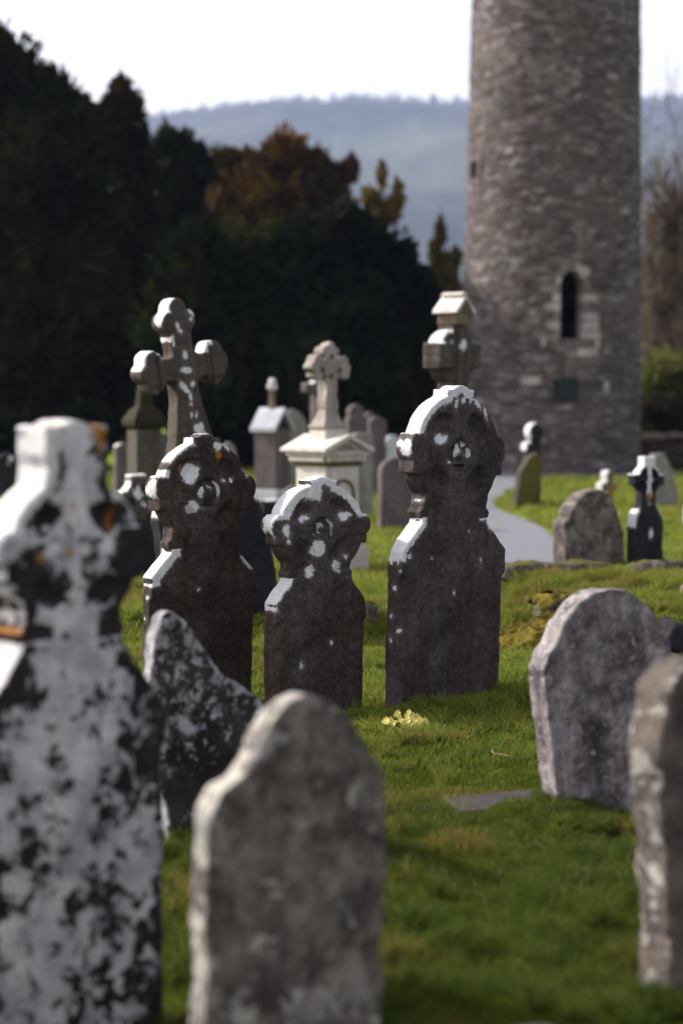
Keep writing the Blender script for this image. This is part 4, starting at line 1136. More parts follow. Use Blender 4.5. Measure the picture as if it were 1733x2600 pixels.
simple('dark stone spotted with white, at the far left behind the nearest cross', 12, 140, 25, 3, gothic(0.24, zs_(1150, 140), 0.3), 0.16, M['navy'], seed=97, lich=lichen([], [(0.07, zs_(1162, 140), 0.05, 0.04, 0), (0.03, zs_(1175, 140), 0.02, 0.02, 0)]))
simple('slim dark slab against the yews, far left', 62, 120, 25, 0, arch(0.2, zs_(1188, 120)), 0.16, M['navy'], seed=98)

# ------------------------------------------------------------------ kerb stones, rocks
def rock(name, label, cen, size, yaw, mat, seed, h=0.012, rough=0.03, rfreq=5, top=0.2, tilt=(0, 0), flat=0.35, cat='rock', group=None):
    o_ = thing(name, label, cat, cen, (R(tilt[0]), R(tilt[1]), R(yaw)), group)
    sx, sy, sz = size
    def s3(f, X, Y, Z):
        p_ = 4.0
        q = (np.abs(X / sx) ** p_ + np.abs(Y / sy) ** p_ + np.abs(Z / sz) ** p_) ** (1 / p_)
        return (q - 1) * min(sx, sy, sz)
    carve('stone', o_, lambda X, Z: np.zeros_like(X) - 1, sy * 2, (-sx, sx, -sz, sz), h, mat, rough=rough, rfreq=rfreq, seed=seed, shape3=s3,
          moss=None if top is None else (lambda x, y, z, N, E, RV: (N[:, 2] - top) * 0.10 + 0.05 * fbm(x * 6, y * 6, z * 6, seed + 40, 2)))
    return o_
KG = 'kerb stones along the grassy bank'
p = P(1408, 1452, 300); rock('kerb_stone', 'long low kerb stone with a moss edge, in front of the pale tan headstone', p, (0.47, 0.15, 0.085), 3, M['rocky'], 101, top=0.75, rough=0.02, group=KG, cat='kerb stone')
p = P(1282, 1456, 296); rock('kerb_stone', 'short moss topped kerb stone touching the tallest wheel cross', p, (0.12, 0.13, 0.085), -4, M['mossy'], 103, top=0.35, rough=0.02, group=KG, cat='kerb stone')
p = P(1672, 1455, 296); rock('kerb_stone', 'lumpy kerb stone below the black wheel cross headstone', p, (0.27, 0.15, 0.095), 6, M['rocky'], 105, top=0.7, rough=0.035, group=KG, cat='kerb stone')
p = P(1765, 1470, 300); rock('kerb_stone', 'dark kerb stone at the right end of the bank', p, (0.14, 0.13, 0.09), -5, M['rocky'], 107, top=0.8, rough=0.03, group=KG, cat='kerb stone')
p = P(1402, 1549, 345); rock('mossy_rock', 'squarish mossy rock set in the bank above the leaning headstone', p, (0.145, 0.12, 0.105), 20, M['mossy'], 109, top=0.45, rough=0.045, rfreq=8, tilt=(0, -12), group='mossy rocks in the grass')
p = P(1355, 1626, 375); rock('mossy_rock', 'broad low rock under golden moss, right beside the tallest wheel cross', p, (0.27, 0.22, 0.080), 15, M['mossy'], 111, top=0.0, rough=0.035, rfreq=9, tilt=(8, -14), group='mossy rocks in the grass')
p = P(318, 1625, 345); rock('mossy_rock', 'small rock capped with orange moss, in the grass left of the brown wheel cross', p, (0.095, 0.10, 0.085), 10, M['mossy'], 113, top=0.15, rough=0.03, group='mossy rocks in the grass')
p = P(944, 1560, 345); rock('grave_stub', 'grey stone stub in the earth bank behind the shortest wheel cross', p, (0.05, 0.06, 0.09), 10, M['rocky'], 115, top=0.7, rough=0.02, group='mossy rocks in the grass')
p = P(940, 1648, 360); rock('flat_stone', 'flat pale stone sliver in the grass between the two right wheel crosses', p, (0.06, 0.10, 0.012), 10, M['pale'], 117, top=None, rough=0.006, h=0.006, group='mossy rocks in the grass')
p = P(1722, 1622, 430); rock('dark_rock', 'dark rock behind the right shoulder of the leaning headstone', p, (0.12, 0.12, 0.09), 10, M['navy'], 119, top=0.8, rough=0.03, tilt=(0, 25), group='mossy rocks in the grass')
p = P(1745, 1530, 330); rock('brown_stone', 'brown stone at the right edge of the bank', p, (0.06, 0.06, 0.12), 10, M['tan'], 121, top=0.8, rough=0.02, group='mossy rocks in the grass')
# ledger slab
p = G(1278, 2047, 0.0)
led = thing('ledger_slab', 'dark flat ledger slab sunk in the grass beside the leaning headstone', 'grave slab', (p.x + 0.02, p.y, g1(p.x, p.y) - 0.002), (R(1.0), R(-2.0), R(12)))
carve('slab', led, lambda X, Z: np.zeros_like(X) - 1, 0.44, (-0.26, 0.26, -0.03, 0.03), 0.007, M['flag'], seed=131, rough=0.004,
      shape3=lambda f, X, Y, Z: np.maximum(np.maximum(np.abs(X) - 0.25, np.abs(Y) - 0.15 + 0.05 * (X < -10)), np.abs(Z) - 0.018) + 0 * f)
LED = (p.x + 0.02, p.y)
p = G(1350, 2662, 0.0)
bs = thing('flat_stone', 'pale flat stone in the grass at the bottom edge of the picture', 'grave slab', (p.x, p.y, g1(p.x, p.y) + 0.012), (0, 0, R(15)))
carve('slab', bs, lambda X, Z: np.zeros_like(X) - 1, 0.14, (-0.09, 0.09, -0.02, 0.02), 0.006, M['pale'], seed=133, rough=0.006,
      shape3=lambda f, X, Y, Z: np.maximum(np.hypot(X / 0.08, Y / 0.045) - 1, 0) * 0.05 + np.maximum((np.hypot(X / 0.08, Y / 0.045) - 1) * 0.045, np.abs(Z) - 0.014) + 0 * f)

# ------------------------------------------------------------------ dry stone wall at the right
p0 = G(1625, 1196)
wl = thing('stone_wall', 'dark dry stone boundary wall with pale coping stones, right of the tower', 'wall', (p0.x, p0.y, 0), (0, 0, R(4)))
def wall_part(name, L, hh, th, mat, z0, seed):
    V, Qs = [], []
    nx, nz = int(L / 0.1), max(2, int(hh / 0.08))
    me_ = None
    xs_ = np.arange(-0.3, L, 0.09)
    h_ = 0.07
    gx = np.arange(-0.45, L + 0.2, h_); gy = np.arange(-th / 2 - 0.2, th / 2 + 0.2, h_); gz_ = np.arange(z0 - 0.2, z0 + hh + 0.25, h_)
    X, Y, Z = np.meshgrid(gx, gy, gz_, indexing='ij')
    f = np.maximum(np.maximum(np.abs(X - L / 2 + 0.1) - L / 2 - 0.1, np.abs(Y) - th / 2), np.abs(Z - z0 - hh / 2) - hh / 2)
    f = f + 0.09 * fbm(X * 3.4, Y * 3.4, Z * 5.5, seed, 2)
    V, Q = nets(f, (gx[0], gy[0], gz_[0]), h_)
    me_ = mesh_np(name, V, [Q])
    for nme in ('lich', 'ochre', 'moss'): attr(me_, nme, np.full(len(V), -1.0))
    attr(me_, 'bias', np.zeros(len(V)))
    return link(name, me_, mat, wl)
M['drywall'] = stone_mat('dry_wall_stone', (0.050, 0.040, 0.036), (0.022, 0.018, 0.017), (0.015, 0.012, 0.012), grain=0.5, seed=1.1, blotch=5, bumps=1.0)
wall_part('wall_face', 9.0, 0.85, 0.6, M['drywall'], -0.1, 201)
wall_part('coping', 9.0, 0.14, 0.62, M['tan'], 0.80, 203)

# ------------------------------------------------------------------ trees
def leaf_mat(name, dark, light, warm=None, warmth=0.0, trans=0.25):
    t = NT(name)
    a_ = t.at('tint')
    c = t.mix(a_, dark, light)
    if warm:
        wv = t.at('warm')
        c = t.mix(t.math('MULTIPLY', wv, warmth), c, warm)
    t.put(t.b.inputs['Base Color'], c)
    t.b.inputs['Roughness'].default_value = 0.7
    t.b.inputs['Specular IOR Level'].default_value = 0.03
    tr = t.n('BsdfTranslucent'); t.put(tr.inputs['Color'], c)
    ms = t.n('MixShader'); ms.inputs[0].default_value = trans
    t.t.links.new(t.b.outputs[0], ms.inputs[1]); t.t.links.new(tr.outputs[0], ms.inputs[2])
    t.t.links.new(ms.outputs[0], t.out.inputs['Surface'])
    return t.m

def sprays(lobes, seed, L=0.42, W=0.13, dens=26, up=0.5, droop=0.0, ragged=0.25, heart=0.45):
    """leafy sprays spread through the volume of the lobes (centre, radii in metres)"""
    r_ = np.random.default_rng(seed)
    Vs, tint, warm = [], [], []
    for (c, rad) in lobes:
        c = np.array(c); rad = np.array(rad)
        area = 4 * math.pi * ((rad[0] * rad[2]) ** 1.6 / 3 + (rad[0] * rad[1]) ** 1.6 / 3 + (rad[1] * rad[2]) ** 1.6 / 3) ** (1 / 1.6)
        n = int(area * dens)
        d = r_.normal(size=(n, 3)); d /= np.linalg.norm(d, axis=1)[:, None]
        q = r_.random(n) ** 0.30
        lump = 1 + ragged * vnoise(d[:, 0] * 3.1, d[:, 1] * 3.1, d[:, 2] * 3.1, seed + 3) + ragged * 0.7 * vnoise(d[:, 0] * 7, d[:, 1] * 7, d[:, 2] * 7, seed + 4)
        pos = c + d * rad * (q * lump)[:, None]
        dirv = d * 0.7 + np.array([0, 0, up]) - np.array([0, 0, droop]) + r_.normal(size=(n, 3)) * 0.45
        dirv /= np.linalg.norm(dirv, axis=1)[:, None]
        sd_ = np.cross(dirv, r_.normal(size=(n, 3))); sd_ /= np.linalg.norm(sd_, axis=1)[:, None]
        ln = L * (0.6 + 0.8 * r_.random(n)); wd = W * (0.6 + 0.8 * r_.random(n))
        inner = q < 0.72
        wd = np.where(inner, wd * 3.0, wd)
        a = pos - dirv * (ln * 0.5)[:, None]; b = pos + dirv * (ln * 0.5)[:, None]
        mid = pos + dirv * (ln * 0.05)[:, None]
        v = np.stack([a, mid + sd_ * (wd / 2)[:, None], b, mid - sd_ * (wd / 2)[:, None]], 1)
        # heart of the crown: bigger, overlapping sprays
        n2 = int(area * 9) + 12
        d2_ = r_.normal(size=(n2, 3)); d2_ /= np.linalg.norm(d2_, axis=1)[:, None]
        p2 = c + d2_ * rad * (0.80 * r_.random(n2) ** 0.4)[:, None]
        a2 = r_.normal(size=(n2, 3)); a2 /= np.linalg.norm(a2, axis=1)[:, None]
        b2 = np.cross(a2, r_.normal(size=(n2, 3))); b2 /= np.linalg.norm(b2, axis=1)[:, None]
        if heart:
            hs = heart * (0.7 + 0.6 * r_.random(n2))[:, None]
            v2 = np.stack([p2 - a2 * hs, p2 + b2 * hs * 0.6, p2 + a2 * hs, p2 - b2 * hs * 0.6], 1)
            v = np.concatenate([v, v2]); pos = np.concatenate([pos, p2]); n = n + n2
        Vs.append(v.reshape(-1, 3))
        cl = np.clip(0.5 + 0.7 * vnoise(pos[:, 0] * 1.1, pos[:, 1] * 1.1, pos[:, 2] * 0.7, seed + 5) + 0.25 * r_.normal(size=n), 0, 1)
        wm = np.clip(0.1 + 1.5 * vnoise(pos[:, 0] * 0.8, pos[:, 1] * 0.8, pos[:, 2] * 0.45, seed + 6), 0, 1)
        tint.append(cl); warm.append(wm)
    V = np.concatenate(Vs); n = len(V) // 4
    me = mesh_np('crown', V, [np.arange(n * 4).reshape(n, 4)], smooth=False)
    attr(me, 'tint', np.concatenate(tint), 'FACE'); attr(me, 'warm', np.concatenate(warm), 'FACE')
    return me

def tube_mesh(name, segs, sides=6):
    """segs: (p0, p1, r0, r1)"""
    P0 = np.array([s_[0] for s_ in segs]); P1 = np.array([s_[1] for s_ in segs]); R0 = np.array([s_[2] for s_ in segs]); R1 = np.array([s_[3] for s_ in segs])
    d = P1 - P0; d /= np.linalg.norm(d, axis=1)[:, None] + 1e-9
    ref = np.where(np.abs(d[:, 2:3]) > 0.9, np.array([[1.0, 0, 0]]), np.array([[0, 0, 1.0]]))
    u = np.cross(d, ref); u /= np.linalg.norm(u, axis=1)[:, None]; v = np.cross(d, u)
    an = np.linspace(0, 2 * math.pi, sides, endpoint=False)
    ring = u[:, None, :] * np.cos(an)[None, :, None] + v[:, None, :] * np.sin(an)[None, :, None]
    A = P0[:, None, :] + ring * R0[:, None, None]; B = P1[:, None, :] + ring * R1[:, None, None]
    V = np.concatenate([A, B], 1).reshape(-1, 3)
    n = len(segs)
    base = (np.arange(n) * 2 * sides)[:, None]
    k = np.arange(sides)
    Q = np.stack([base + k, base + (k + 1) % sides, base + sides + (k + 1) % sides, base + sides + k], -1).reshape(-1, 4)
    return mesh_np(name, V, [Q])

M['bark'] = plain_mat('yew_bark', (0.035, 0.024, 0.018), (0.02, 0.014, 0.012), 9, 0.9, 0.8)
M['twig'] = plain_mat('bare_twig_bark', (0.11, 0.082, 0.068), (0.075, 0.058, 0.052), 5, 0.9, 0.2)

def tree(name, label, cat, lobes_px, s, mat, seed, depth=1.0, L=0.42, W=0.13, dens=26, up=0.5, droop=0.0, ragged=0.25, group='trees behind the graves', trunk_px=None, heart=0.45):
    """lobes_px: photograph ellipses (cx, cy, rx, ry[, dy]) at the scale s"""
    lobes = []
    for q in lobes_px:
        dy = q[4] if len(q) > 4 else 0
        c = P(q[0], q[1], s)
        rx, rz = q[2] / s, q[3] / s
        lobes.append(((c.x, c.y + dy, c.z), (rx, max(rx, 0.6) * depth, rz)))
    x0 = np.mean([l[0][0] for l in lobes]) if trunk_px is None else P(trunk_px, 1100, s).x
    y0 = P(0, 1100, s).y + 0.6
    t_ = thing(name, label, cat, (x0, y0, 0), group=group)
    me = sprays([((c[0] - x0, c[1] - y0, c[2]), r_) for c, r_ in lobes], seed, L, W, dens, up, droop, ragged, heart)
    link('crown', me, mat, t_)
    ztop = max(l[0][2] for l in lobes)
    segs = [((0, 0, -0.2), (0.05, 0, ztop * 0.35), 0.34, 0.26), ((0.05, 0, ztop * 0.35), (0, 0.05, ztop * 0.8), 0.26, 0.10)]
    for c, r_ in lobes:
        zb = max(0.4, min(c[2] - 0.5, ztop * 0.7))
        segs.append(((0.02, 0, zb * 0.7), (c[0] - x0, c[1] - y0, c[2]), 0.10, 0.03))
    link('trunk', tube_mesh('trunk', segs, 7), M['bark'], t_)
    return t_

LY = leaf_mat('yew_leaf', (0.0025, 0.0035, 0.0013), (0.019, 0.024, 0.005), (0.040, 0.024, 0.006), 0.55)
LG = leaf_mat('dark_green_leaf', (0.0035, 0.006, 0.002), (0.021, 0.034, 0.006), (0.036, 0.042, 0.006), 0.6)
LB = leaf_mat('blue_green_leaf', (0.0025, 0.0045, 0.0025), (0.010, 0.019, 0.008), (0.022, 0.024, 0.006), 0.5)
LO = leaf_mat('russet_leaf', (0.024, 0.015, 0.005), (0.075, 0.045, 0.010), (0.14, 0.062, 0.008), 0.85)
LS = leaf_mat('gold_tip_leaf', (0.045, 0.035, 0.012), (0.12, 0.085, 0.025), (0.14, 0.08, 0.02), 0.5)
LH = leaf_mat('bush_leaf', (0.075, 0.092, 0.020), (0.20, 0.21, 0.06), None)
LD = leaf_mat('hedge_leaf', (0.018, 0.016, 0.010), (0.04, 0.036, 0.018), None)

tree('yew_tree', 'largest dark yew with rusty sprays, filling the left edge', 'tree',
     [(-40, 190, 100, 150), (-60, 260, 130, 190), (40, 240, 85, 165), (100, 330, 80, 190), (165, 330, 65, 150), (225, 400, 60, 170), (60, 560, 150, 280, -0.8), (-80, 650, 190, 380, -0.5), (200, 640, 120, 300, -0.8), (90, 900, 160, 270, -1.2), (-70, 980, 190, 230, -0.6), (250, 900, 110, 260, -0.8)],
     95, LY, 301, L=0.46, W=0.14, dens=32, up=0.7, ragged=0.17)
tree('yew_tree', 'dark yew with a rounded top, just right of the largest yew', 'tree',
     [(312, 262, 48, 72), (290, 330, 50, 100), (335, 420, 62, 150), (345, 620, 90, 230), (350, 880, 110, 260)], 90, LY, 303, L=0.42, W=0.13, dens=30, up=0.7, ragged=0.25)
tree('fir_tree', 'narrow blackish fir between the rounded yew and the russet tree', 'tree',
     [(432, 380, 34, 60), (410, 420, 36, 80), (475, 400, 34, 70), (505, 430, 24, 70), (455, 560, 75, 150), (470, 800, 90, 260)], 84, LB, 305, L=0.42, W=0.12, dens=30, up=0.9, ragged=0.3)
tree('mixed_yew', 'mid green yew leaning over the trefoil cross', 'tree',
     [(480, 760, 90, 190), (430, 900, 100, 220), (540, 980, 90, 170), (520, 660, 70, 110)], 100, LG, 307, L=0.46, W=0.13, dens=28, up=0.3, droop=0.2, ragged=0.3)
tree('russet_tree', 'broad russet brown tree standing behind the dark yews', 'tree',
     [(585, 425, 70, 55), (660, 440, 80, 70), (730, 400, 62, 65), (790, 430, 55, 55), (850, 455, 45, 45), (890, 430, 18, 30), (700, 520, 180, 95), (580, 540, 80, 110), (830, 520, 75, 60)], 75, LO, 309, L=0.5, W=0.2, dens=30, up=0.5, ragged=0.3, depth=0.8, heart=0.3)
tree('dark_yew', 'dark drooping yew behind the gabled pillar', 'tree',
     [(600, 720, 100, 160), (640, 900, 120, 230), (560, 900, 100, 220), (690, 700, 80, 150)], 96, LG, 311, L=0.5, W=0.12, dens=28, up=-0.2, droop=0.5, ragged=0.25)
tree('clipped_yew', 'broad dome shaped blackish yew behind the white monument', 'tree',
     [(865, 630, 135, 130), (760, 680, 90, 130), (960, 690, 120, 130), (1040, 780, 85, 140), (830, 850, 160, 240), (980, 900, 160, 230), (1080, 960, 80, 190)], 100, LB, 313, L=0.42, W=0.10, dens=34, up=-0.4, droop=0.6, ragged=0.14, depth=0.9)
tree('gold_tipped_tree', 'thin tree with upright golden tips, showing above the dome shaped yew', 'tree',
     [(940, 500, 22, 34), (970, 440, 7, 42), (1012, 495, 9, 44), (985, 540, 26, 40), (940, 570, 40, 50)], 80, LS, 315, L=0.4, W=0.13, dens=44, up=1.4, ragged=0.4, depth=0.7, heart=0.12)
tree('gold_tipped_tree', 'thin tree with upright golden tips, between the dome shaped yew and the tower', 'tree',
     [(1117, 590, 8, 46), (1102, 650, 12, 50), (1132, 660, 7, 24), (1158, 655, 6, 30), (1140, 695, 18, 24), (1110, 730, 30, 60), (1150, 760, 26, 60), (1128, 800, 60, 90), (1160, 850, 45, 120), (1130, 920, 70, 150)], 80, LS, 317, L=0.4, W=0.13, dens=44, up=1.4, ragged=0.4, depth=0.7, heart=0.12)
tree('round_bush', 'light green bush at the foot of the bare trees, right of the tower', 'bush',
     [(1690, 940, 62, 52), (1655, 985, 40, 40), (1740, 960, 50, 60)], 92, LH, 319, L=0.3, W=0.12, dens=70, up=0.3, group='shrubs beyond the wall', heart=0.2)
tree('dark_hedge', 'low dark hedge behind the dry stone wall', 'hedge',
     [(1660, 1060, 55, 60), (1740, 1070, 60, 70), (1700, 1090, 60, 40)], 94, LD, 321, L=0.35, W=0.13, dens=50, up=0.4, group='shrubs beyond the wall')
tree('dark_shrub', 'black green shrub filling the gap under the yews, far left', 'bush',
     [(60, 1110, 120, 70), (220, 1100, 100, 80), (-80, 1100, 100, 80)], 100, LB, 323, L=0.4, W=0.14, dens=34, up=0.4, group='shrubs under the trees')
tree('dark_shrub', 'black green shrub under the trees between the gabled pillar and the white monument', 'bush',
     [(520, 1090, 110, 70), (700, 1080, 120, 80), (620, 1110, 90, 50)], 98, LB, 325, L=0.4, W=0.14, dens=34, up=0.4, group='shrubs under the trees')
tree('dark_shrub', 'black green shrub under the dome shaped yew, behind the high cross', 'bush',
     [(860, 1090, 110, 75), (1010, 1090, 110, 80), (1110, 1110, 60, 70)], 98, LB, 327, L=0.4, W=0.14, dens=34, up=0.4, group='shrubs under the trees')

LT = leaf_mat('twiggy_brush', (0.10, 0.076, 0.064), (0.22, 0.17, 0.14), (0.20, 0.14, 0.09), 0.5)
tree('bare_thicket', 'brown leafless brush massed under the bare trees, right of the tower', 'brush',
     [(1680, 560, 60, 120), (1740, 600, 60, 170), (1665, 760, 60, 170), (1730, 800, 70, 200)], 82, LT, 331, L=0.9, W=0.040, dens=38, up=1.1, ragged=0.5, group='shrubs beyond the wall', heart=0)
def bare_tree(label, px, s, hgt, seed, spread=0.5, lean=0.0, levels=6):
    r_ = random.Random(seed)
    p_ = P(px, 1140, s)
    t_ = thing('bare_tree', label, 'tree', (p_.x, p_.y, 0), group='leafless trees by the tower')
    trunk, limbs = [], []
    def grow(p, d, ln, rad, lv):
        n = 3 if lv > 2 else 2
        q = p
        for i in range(n):
            d = (d + Vector((r_.gauss(0, 0.14), r_.gauss(0, 0.14), r_.gauss(0.05, 0.10)))).normalized()
            e = q + d * (ln / n)
            r0 = rad * (1 - 0.30 * i / n); r1 = rad * (1 - 0.30 * (i + 1) / n)
            (trunk if lv == levels else limbs).append((tuple(q), tuple(e), r0, r1))
            q = e
            if lv > 0 and i >= 0:
                for k in range(2 if i == n - 1 else 1):
                    ax = Vector((r_.gauss(0, 1), r_.gauss(0, 1), r_.gauss(0, 0.4))).normalized()
                    nd = (d * (1 - spread * 0.4) + ax * spread * r_.uniform(0.7, 1.3)).normalized()
                    grow(q, nd, ln * r_.uniform(0.58, 0.80), max(0.011, r1 * r_.uniform(0.5, 0.68)), lv - 1)
    grow(Vector((0, 0, -0.2)), Vector((lean, 0, 1)).normalized(), hgt * 0.34, hgt * 0.018, levels)
    link('trunk', tube_mesh('trunk', trunk, 8), M['twig'], t_)
    link('branches', tube_mesh('branches', limbs, 3), M['twig'], t_)
bare_tree('tall leafless tree with fine twigs, at the right edge beyond the tower', 1745, 72, 13.0, 401, 0.55, -0.05)
bare_tree('leafless tree close behind the right side of the tower', 1680, 66, 9.5, 403, 0.6, 0.03)
bare_tree('short leafless tree beyond the wall, right of the tower', 1715, 80, 7.5, 405, 0.65, -0.08)
bare_tree('far leafless tree half hidden by the tower', 1640, 60, 8.5, 407, 0.6, 0.1)
bare_tree('low leafless thorn tree over the light green bush', 1700, 86, 5.5, 409, 0.7, 0.0)

# ------------------------------------------------------------------ far hill
hx = np.linspace(-2600, 2600, 420)
hy = np.linspace(0, 1, 120)
HX, HT = np.meshgrid(hx, hy, indexing='ij')
s15 = F / 4600.0
prx = (np.array([-2200, -700, 200, 380, 480, 600, 750, 900, 1050, 1190, 1400, 1640, 1733, 2300, 3500]) - CX) / s15
prz = CAMZ + (HY - 20 - np.array([560, 430, 350, 328, 316, 292, 272, 262, 258, 262, 255, 240, 236, 225, 260])) / s15
HR = np.interp(HX, prx, prz)
HYY = 1300 + 3300 * HT + 180 * np.sin(HX * 0.0013)
HZ = HR * (0.35 * HT + 0.65 * sst(0, 1, HT)) - 3
HZ = HZ + 26 * fbm(HX * 0.0027, HYY * 0.0027, 0, 501, 3) * np.clip(HT * 3, 0, 1) * np.clip((1 - HT) * 4, 0, 1)
HZ = HZ + 8.0 * np.abs(vnoise(HX * 0.03, HYY * 0.017, 0, 503)) * (HT > 0.5)
ih = np.arange(HX.size).reshape(HX.shape)
qh = np.stack([ih[:-1, :-1], ih[1:, :-1], ih[1:, 1:], ih[:-1, 1:]], -1).reshape(-1, 4)
t = NT('hill_forest_and_fields')
pp = t.n('NewGeometry').outputs['Position']
n1 = t.noise(t.scale(pp, 0.0014, 0.0012, 0.0034), 1.0, 3, 0.5, 0.4)
n2 = t.noise(t.scale(pp, 1, 0.4, 0.5), 0.014, 5, 0.7)
spz = t.n('SeparateXYZ'); t.put(spz.inputs[0], pp)
c = t.mix(t.rng(n2, 0.35, 0.65), (0.010, 0.016, 0.012), (0.060, 0.072, 0.050))
field = t.math('MULTIPLY', t.rng(n1, 0.46, 0.54), t.rng(spz.outputs[2], 450, 520, 1, 0))
c = t.mix(field, c, (0.085, 0.105, 0.062))
t.put(t.b.inputs['Base Color'], c); t.b.inputs['Roughness'].default_value = 1.0
o = link('hill', mesh_np('hill', np.stack([HX, HYY, HZ], -1).reshape(-1, 3), [qh]), t.m); o['kind'] = 'structure'
# conifers along the crest
r_ = np.random.default_rng(77)
nC = 2600
cx_ = r_.uniform(-2500, 2500, nC); ct_ = 1 - 0.10 * r_.random(nC) ** 2
cyy = 1300 + 3300 * ct_ + 180 * np.sin(cx_ * 0.0013)
czz = np.interp(cx_, prx, prz) * (0.35 * ct_ + 0.65 * sst(0, 1, ct_)) - 3
ch_ = r_.uniform(12, 34, nC); cr_ = ch_ * r_.uniform(0.22, 0.35, nC)
ang = np.linspace(0, 2 * math.pi, 5, endpoint=False)
ringv = np.stack([cx_[:, None] + cr_[:, None] * np.cos(ang), cyy[:, None] + cr_[:, None] * np.sin(ang), np.repeat((czz)[:, None], 5, 1)], -1)
apex = np.stack([cx_, cyy, czz + ch_], -1)[:, None, :]
V = np.concatenate([ringv, apex], 1).reshape(-1, 3)
b6 = (np.arange(nC) * 6)[:, None]; kk = np.arange(5)
T = np.stack([b6 + kk, b6 + (kk + 1) % 5, np.repeat(b6 + 5, 5, 1)], -1).reshape(-1, 3)
o = link('far_wood', mesh_np('far_wood', V, [T]), plain_mat('far_conifers', (0.016, 0.024, 0.018), (0.024, 0.034, 0.024), 0.05)); o['kind'] = 'stuff'
o['label'] = 'dark conifer wood along the crest of the far hill'

# ------------------------------------------------------------------ grass
def grass_mat():
    t = NT('grass_blades')
    a_ = t.at('tint')
    p = t.n('NewGeometry').outputs['Position']
    n1 = t.noise(p, 0.9, 3); n2 = t.noise(t.scale(p, 1, 1, 1, (5, 3, 0)), 3.5, 4, 0.6)
    g_ = t.mix(t.rng(n1, 0.35, 0.65), (0.185, 0.270, 0.036), (0.350, 0.380, 0.062))
    g_ = t.mix(t.rng(n2, 0.52, 0.72, 0, 0.7), g_, (0.330, 0.280, 0.050))
    g_ = t.mix(t.at('turf_tone'), g_, t.mix(t.rng(n2, 0.35, 0.62), (0.050, 0.084, 0.012), (0.120, 0.145, 0.022)))  # dark near blades stand in for shade, bright far ones for sun
    c = t.mix(t.rng(a_, 0.0, 0.85), (0.040, 0.070, 0.009), g_)
    c = t.mix(t.math('MULTIPLY', t.at('dry'), t.rng(a_, 0.2, 0.5)), c, t.mix(t.rng(a_, 0.5, 1.0), (0.18, 0.115, 0.032), (0.33, 0.26, 0.07)))
    c = t.mix(t.rng(a_, 0.94, 0.96), c, (0.26, 0.20, 0.09))
    t.put(t.b.inputs['Base Color'], c); t.b.inputs['Roughness'].default_value = 0.55
    t.b.inputs['Specular IOR Level'].default_value = 0.08
    tr = t.n('BsdfTranslucent'); t.put(tr.inputs['Color'], c)
    ms = t.n('MixShader'); ms.inputs[0].default_value = 0.5
    t.t.links.new(t.b.outputs[0], ms.inputs[1]); t.t.links.new(tr.outputs[0], ms.inputs[2])
    t.t.links.new(ms.outputs[0], t.out.inputs['Surface'])
    return t.m

def pip(x, y, poly):
    ins = np.zeros(len(x), bool); n = len(poly)
    for i in range(n):
        a, b = poly[i], poly[(i + 1) % n]
        c = (a[1] > y) != (b[1] > y)
        ins ^= c & (x < a[0] + (y - a[1]) * (b[0] - a[0]) / ((b[1] - a[1]) or 1e-12))
    return ins

gr = np.random.default_rng(99)
bx, by, bl, bw = [], [], [], []
def zone(y0, y1, dens, ln, wd):
    wmax = 0.25 * y1 + 0.75
    n = int(dens * (y1 - y0) * 2 * wmax)
    y = gr.uniform(y0, y1, n); x = gr.uniform(-wmax, wmax, n)
    ok = np.abs(x) < 0.235 * y + 0.7
    x, y = x[ok], y[ok]
    clump = 0.6 * vnoise(x * 4.5, y * 4.5, 0, 601) + 0.6 * vnoise(x * 11, y * 11, 0, 603); c2 = vnoise(x * 1.3, y * 1.3, 0, 602)
    ok = gr.random(len(x)) < 0.70 + 0.75 * clump
    x, y, clump, c2 = x[ok], y[ok], clump[ok], c2[ok]
    bx.append(x); by.append(y); bl.append(ln * (0.45 + 0.75 * gr.random(len(x))) * np.clip(1 + 0.7 * clump + 0.45 * c2, 0.25, 3)); bw.append(np.full(len(x), wd))
zone(4.6, 7.0, 9000, 0.050, 0.0021)
zone(7.0, 10.0, 8500, 0.046, 0.0022)
zone(10.0, 14.0, 6500, 0.048, 0.0025)
zone(14.0, 19.0, 3200, 0.058, 0.0034)
zone(19.0, 30.0, 700, 0.07, 0.008)
zone(30.0, 56.0, 200, 0.09, 0.016)
def tuft(px, s, n, r, ln, wd=0.0022):
    p_ = ground_at(px, s)
    a = gr.uniform(0, 2 * math.pi, n); q = np.abs(gr.normal(0, r, n))
    bx.append(p_.x + q * np.cos(a)); by.append(p_.y + q * np.sin(a)); bl.append(ln * (0.5 + 0.8 * gr.random(n))); bw.append(np.full(n, wd))
# longer growth at the bank, the kerbs and the feet of the stones
for q in range(90):
    tuft(1285 + q * 5.6 + gr.uniform(-20, 20), gr.uniform(299, 345), 190, 0.06, 0.12, 0.003)
for q in range(22): tuft(1360 + gr.uniform(-75, 60), 372 + gr.uniform(2, 26), 170, 0.035, 0.10, 0.0028)
for q in range(14): tuft(1405 + gr.uniform(-60, 50), 347 + gr.uniform(2, 14), 170, 0.035, 0.09, 0.0028)
for q in range(12): tuft(1540 + gr.uniform(-40, 40), 304 + gr.uniform(-6, 6), 260, 0.05, 0.15, 0.003)
for q in range(10): tuft(1690 + gr.uniform(-40, 60), 310 + gr.uniform(-6, 10), 260, 0.06, 0.13, 0.003)
for q in range(14): tuft(1440 + gr.uniform(-60, 50), 592 + gr.uniform(-6, 18), 240, 0.035, 0.075)
for q in range(20): tuft(1120 + gr.uniform(-150, 150), 446 + gr.uniform(0, 14), 200, 0.04, 0.08)
for q in range(14): tuft(800 + gr.uniform(-140, 140), 452 + gr.uniform(0, 12), 200, 0.04, 0.08)
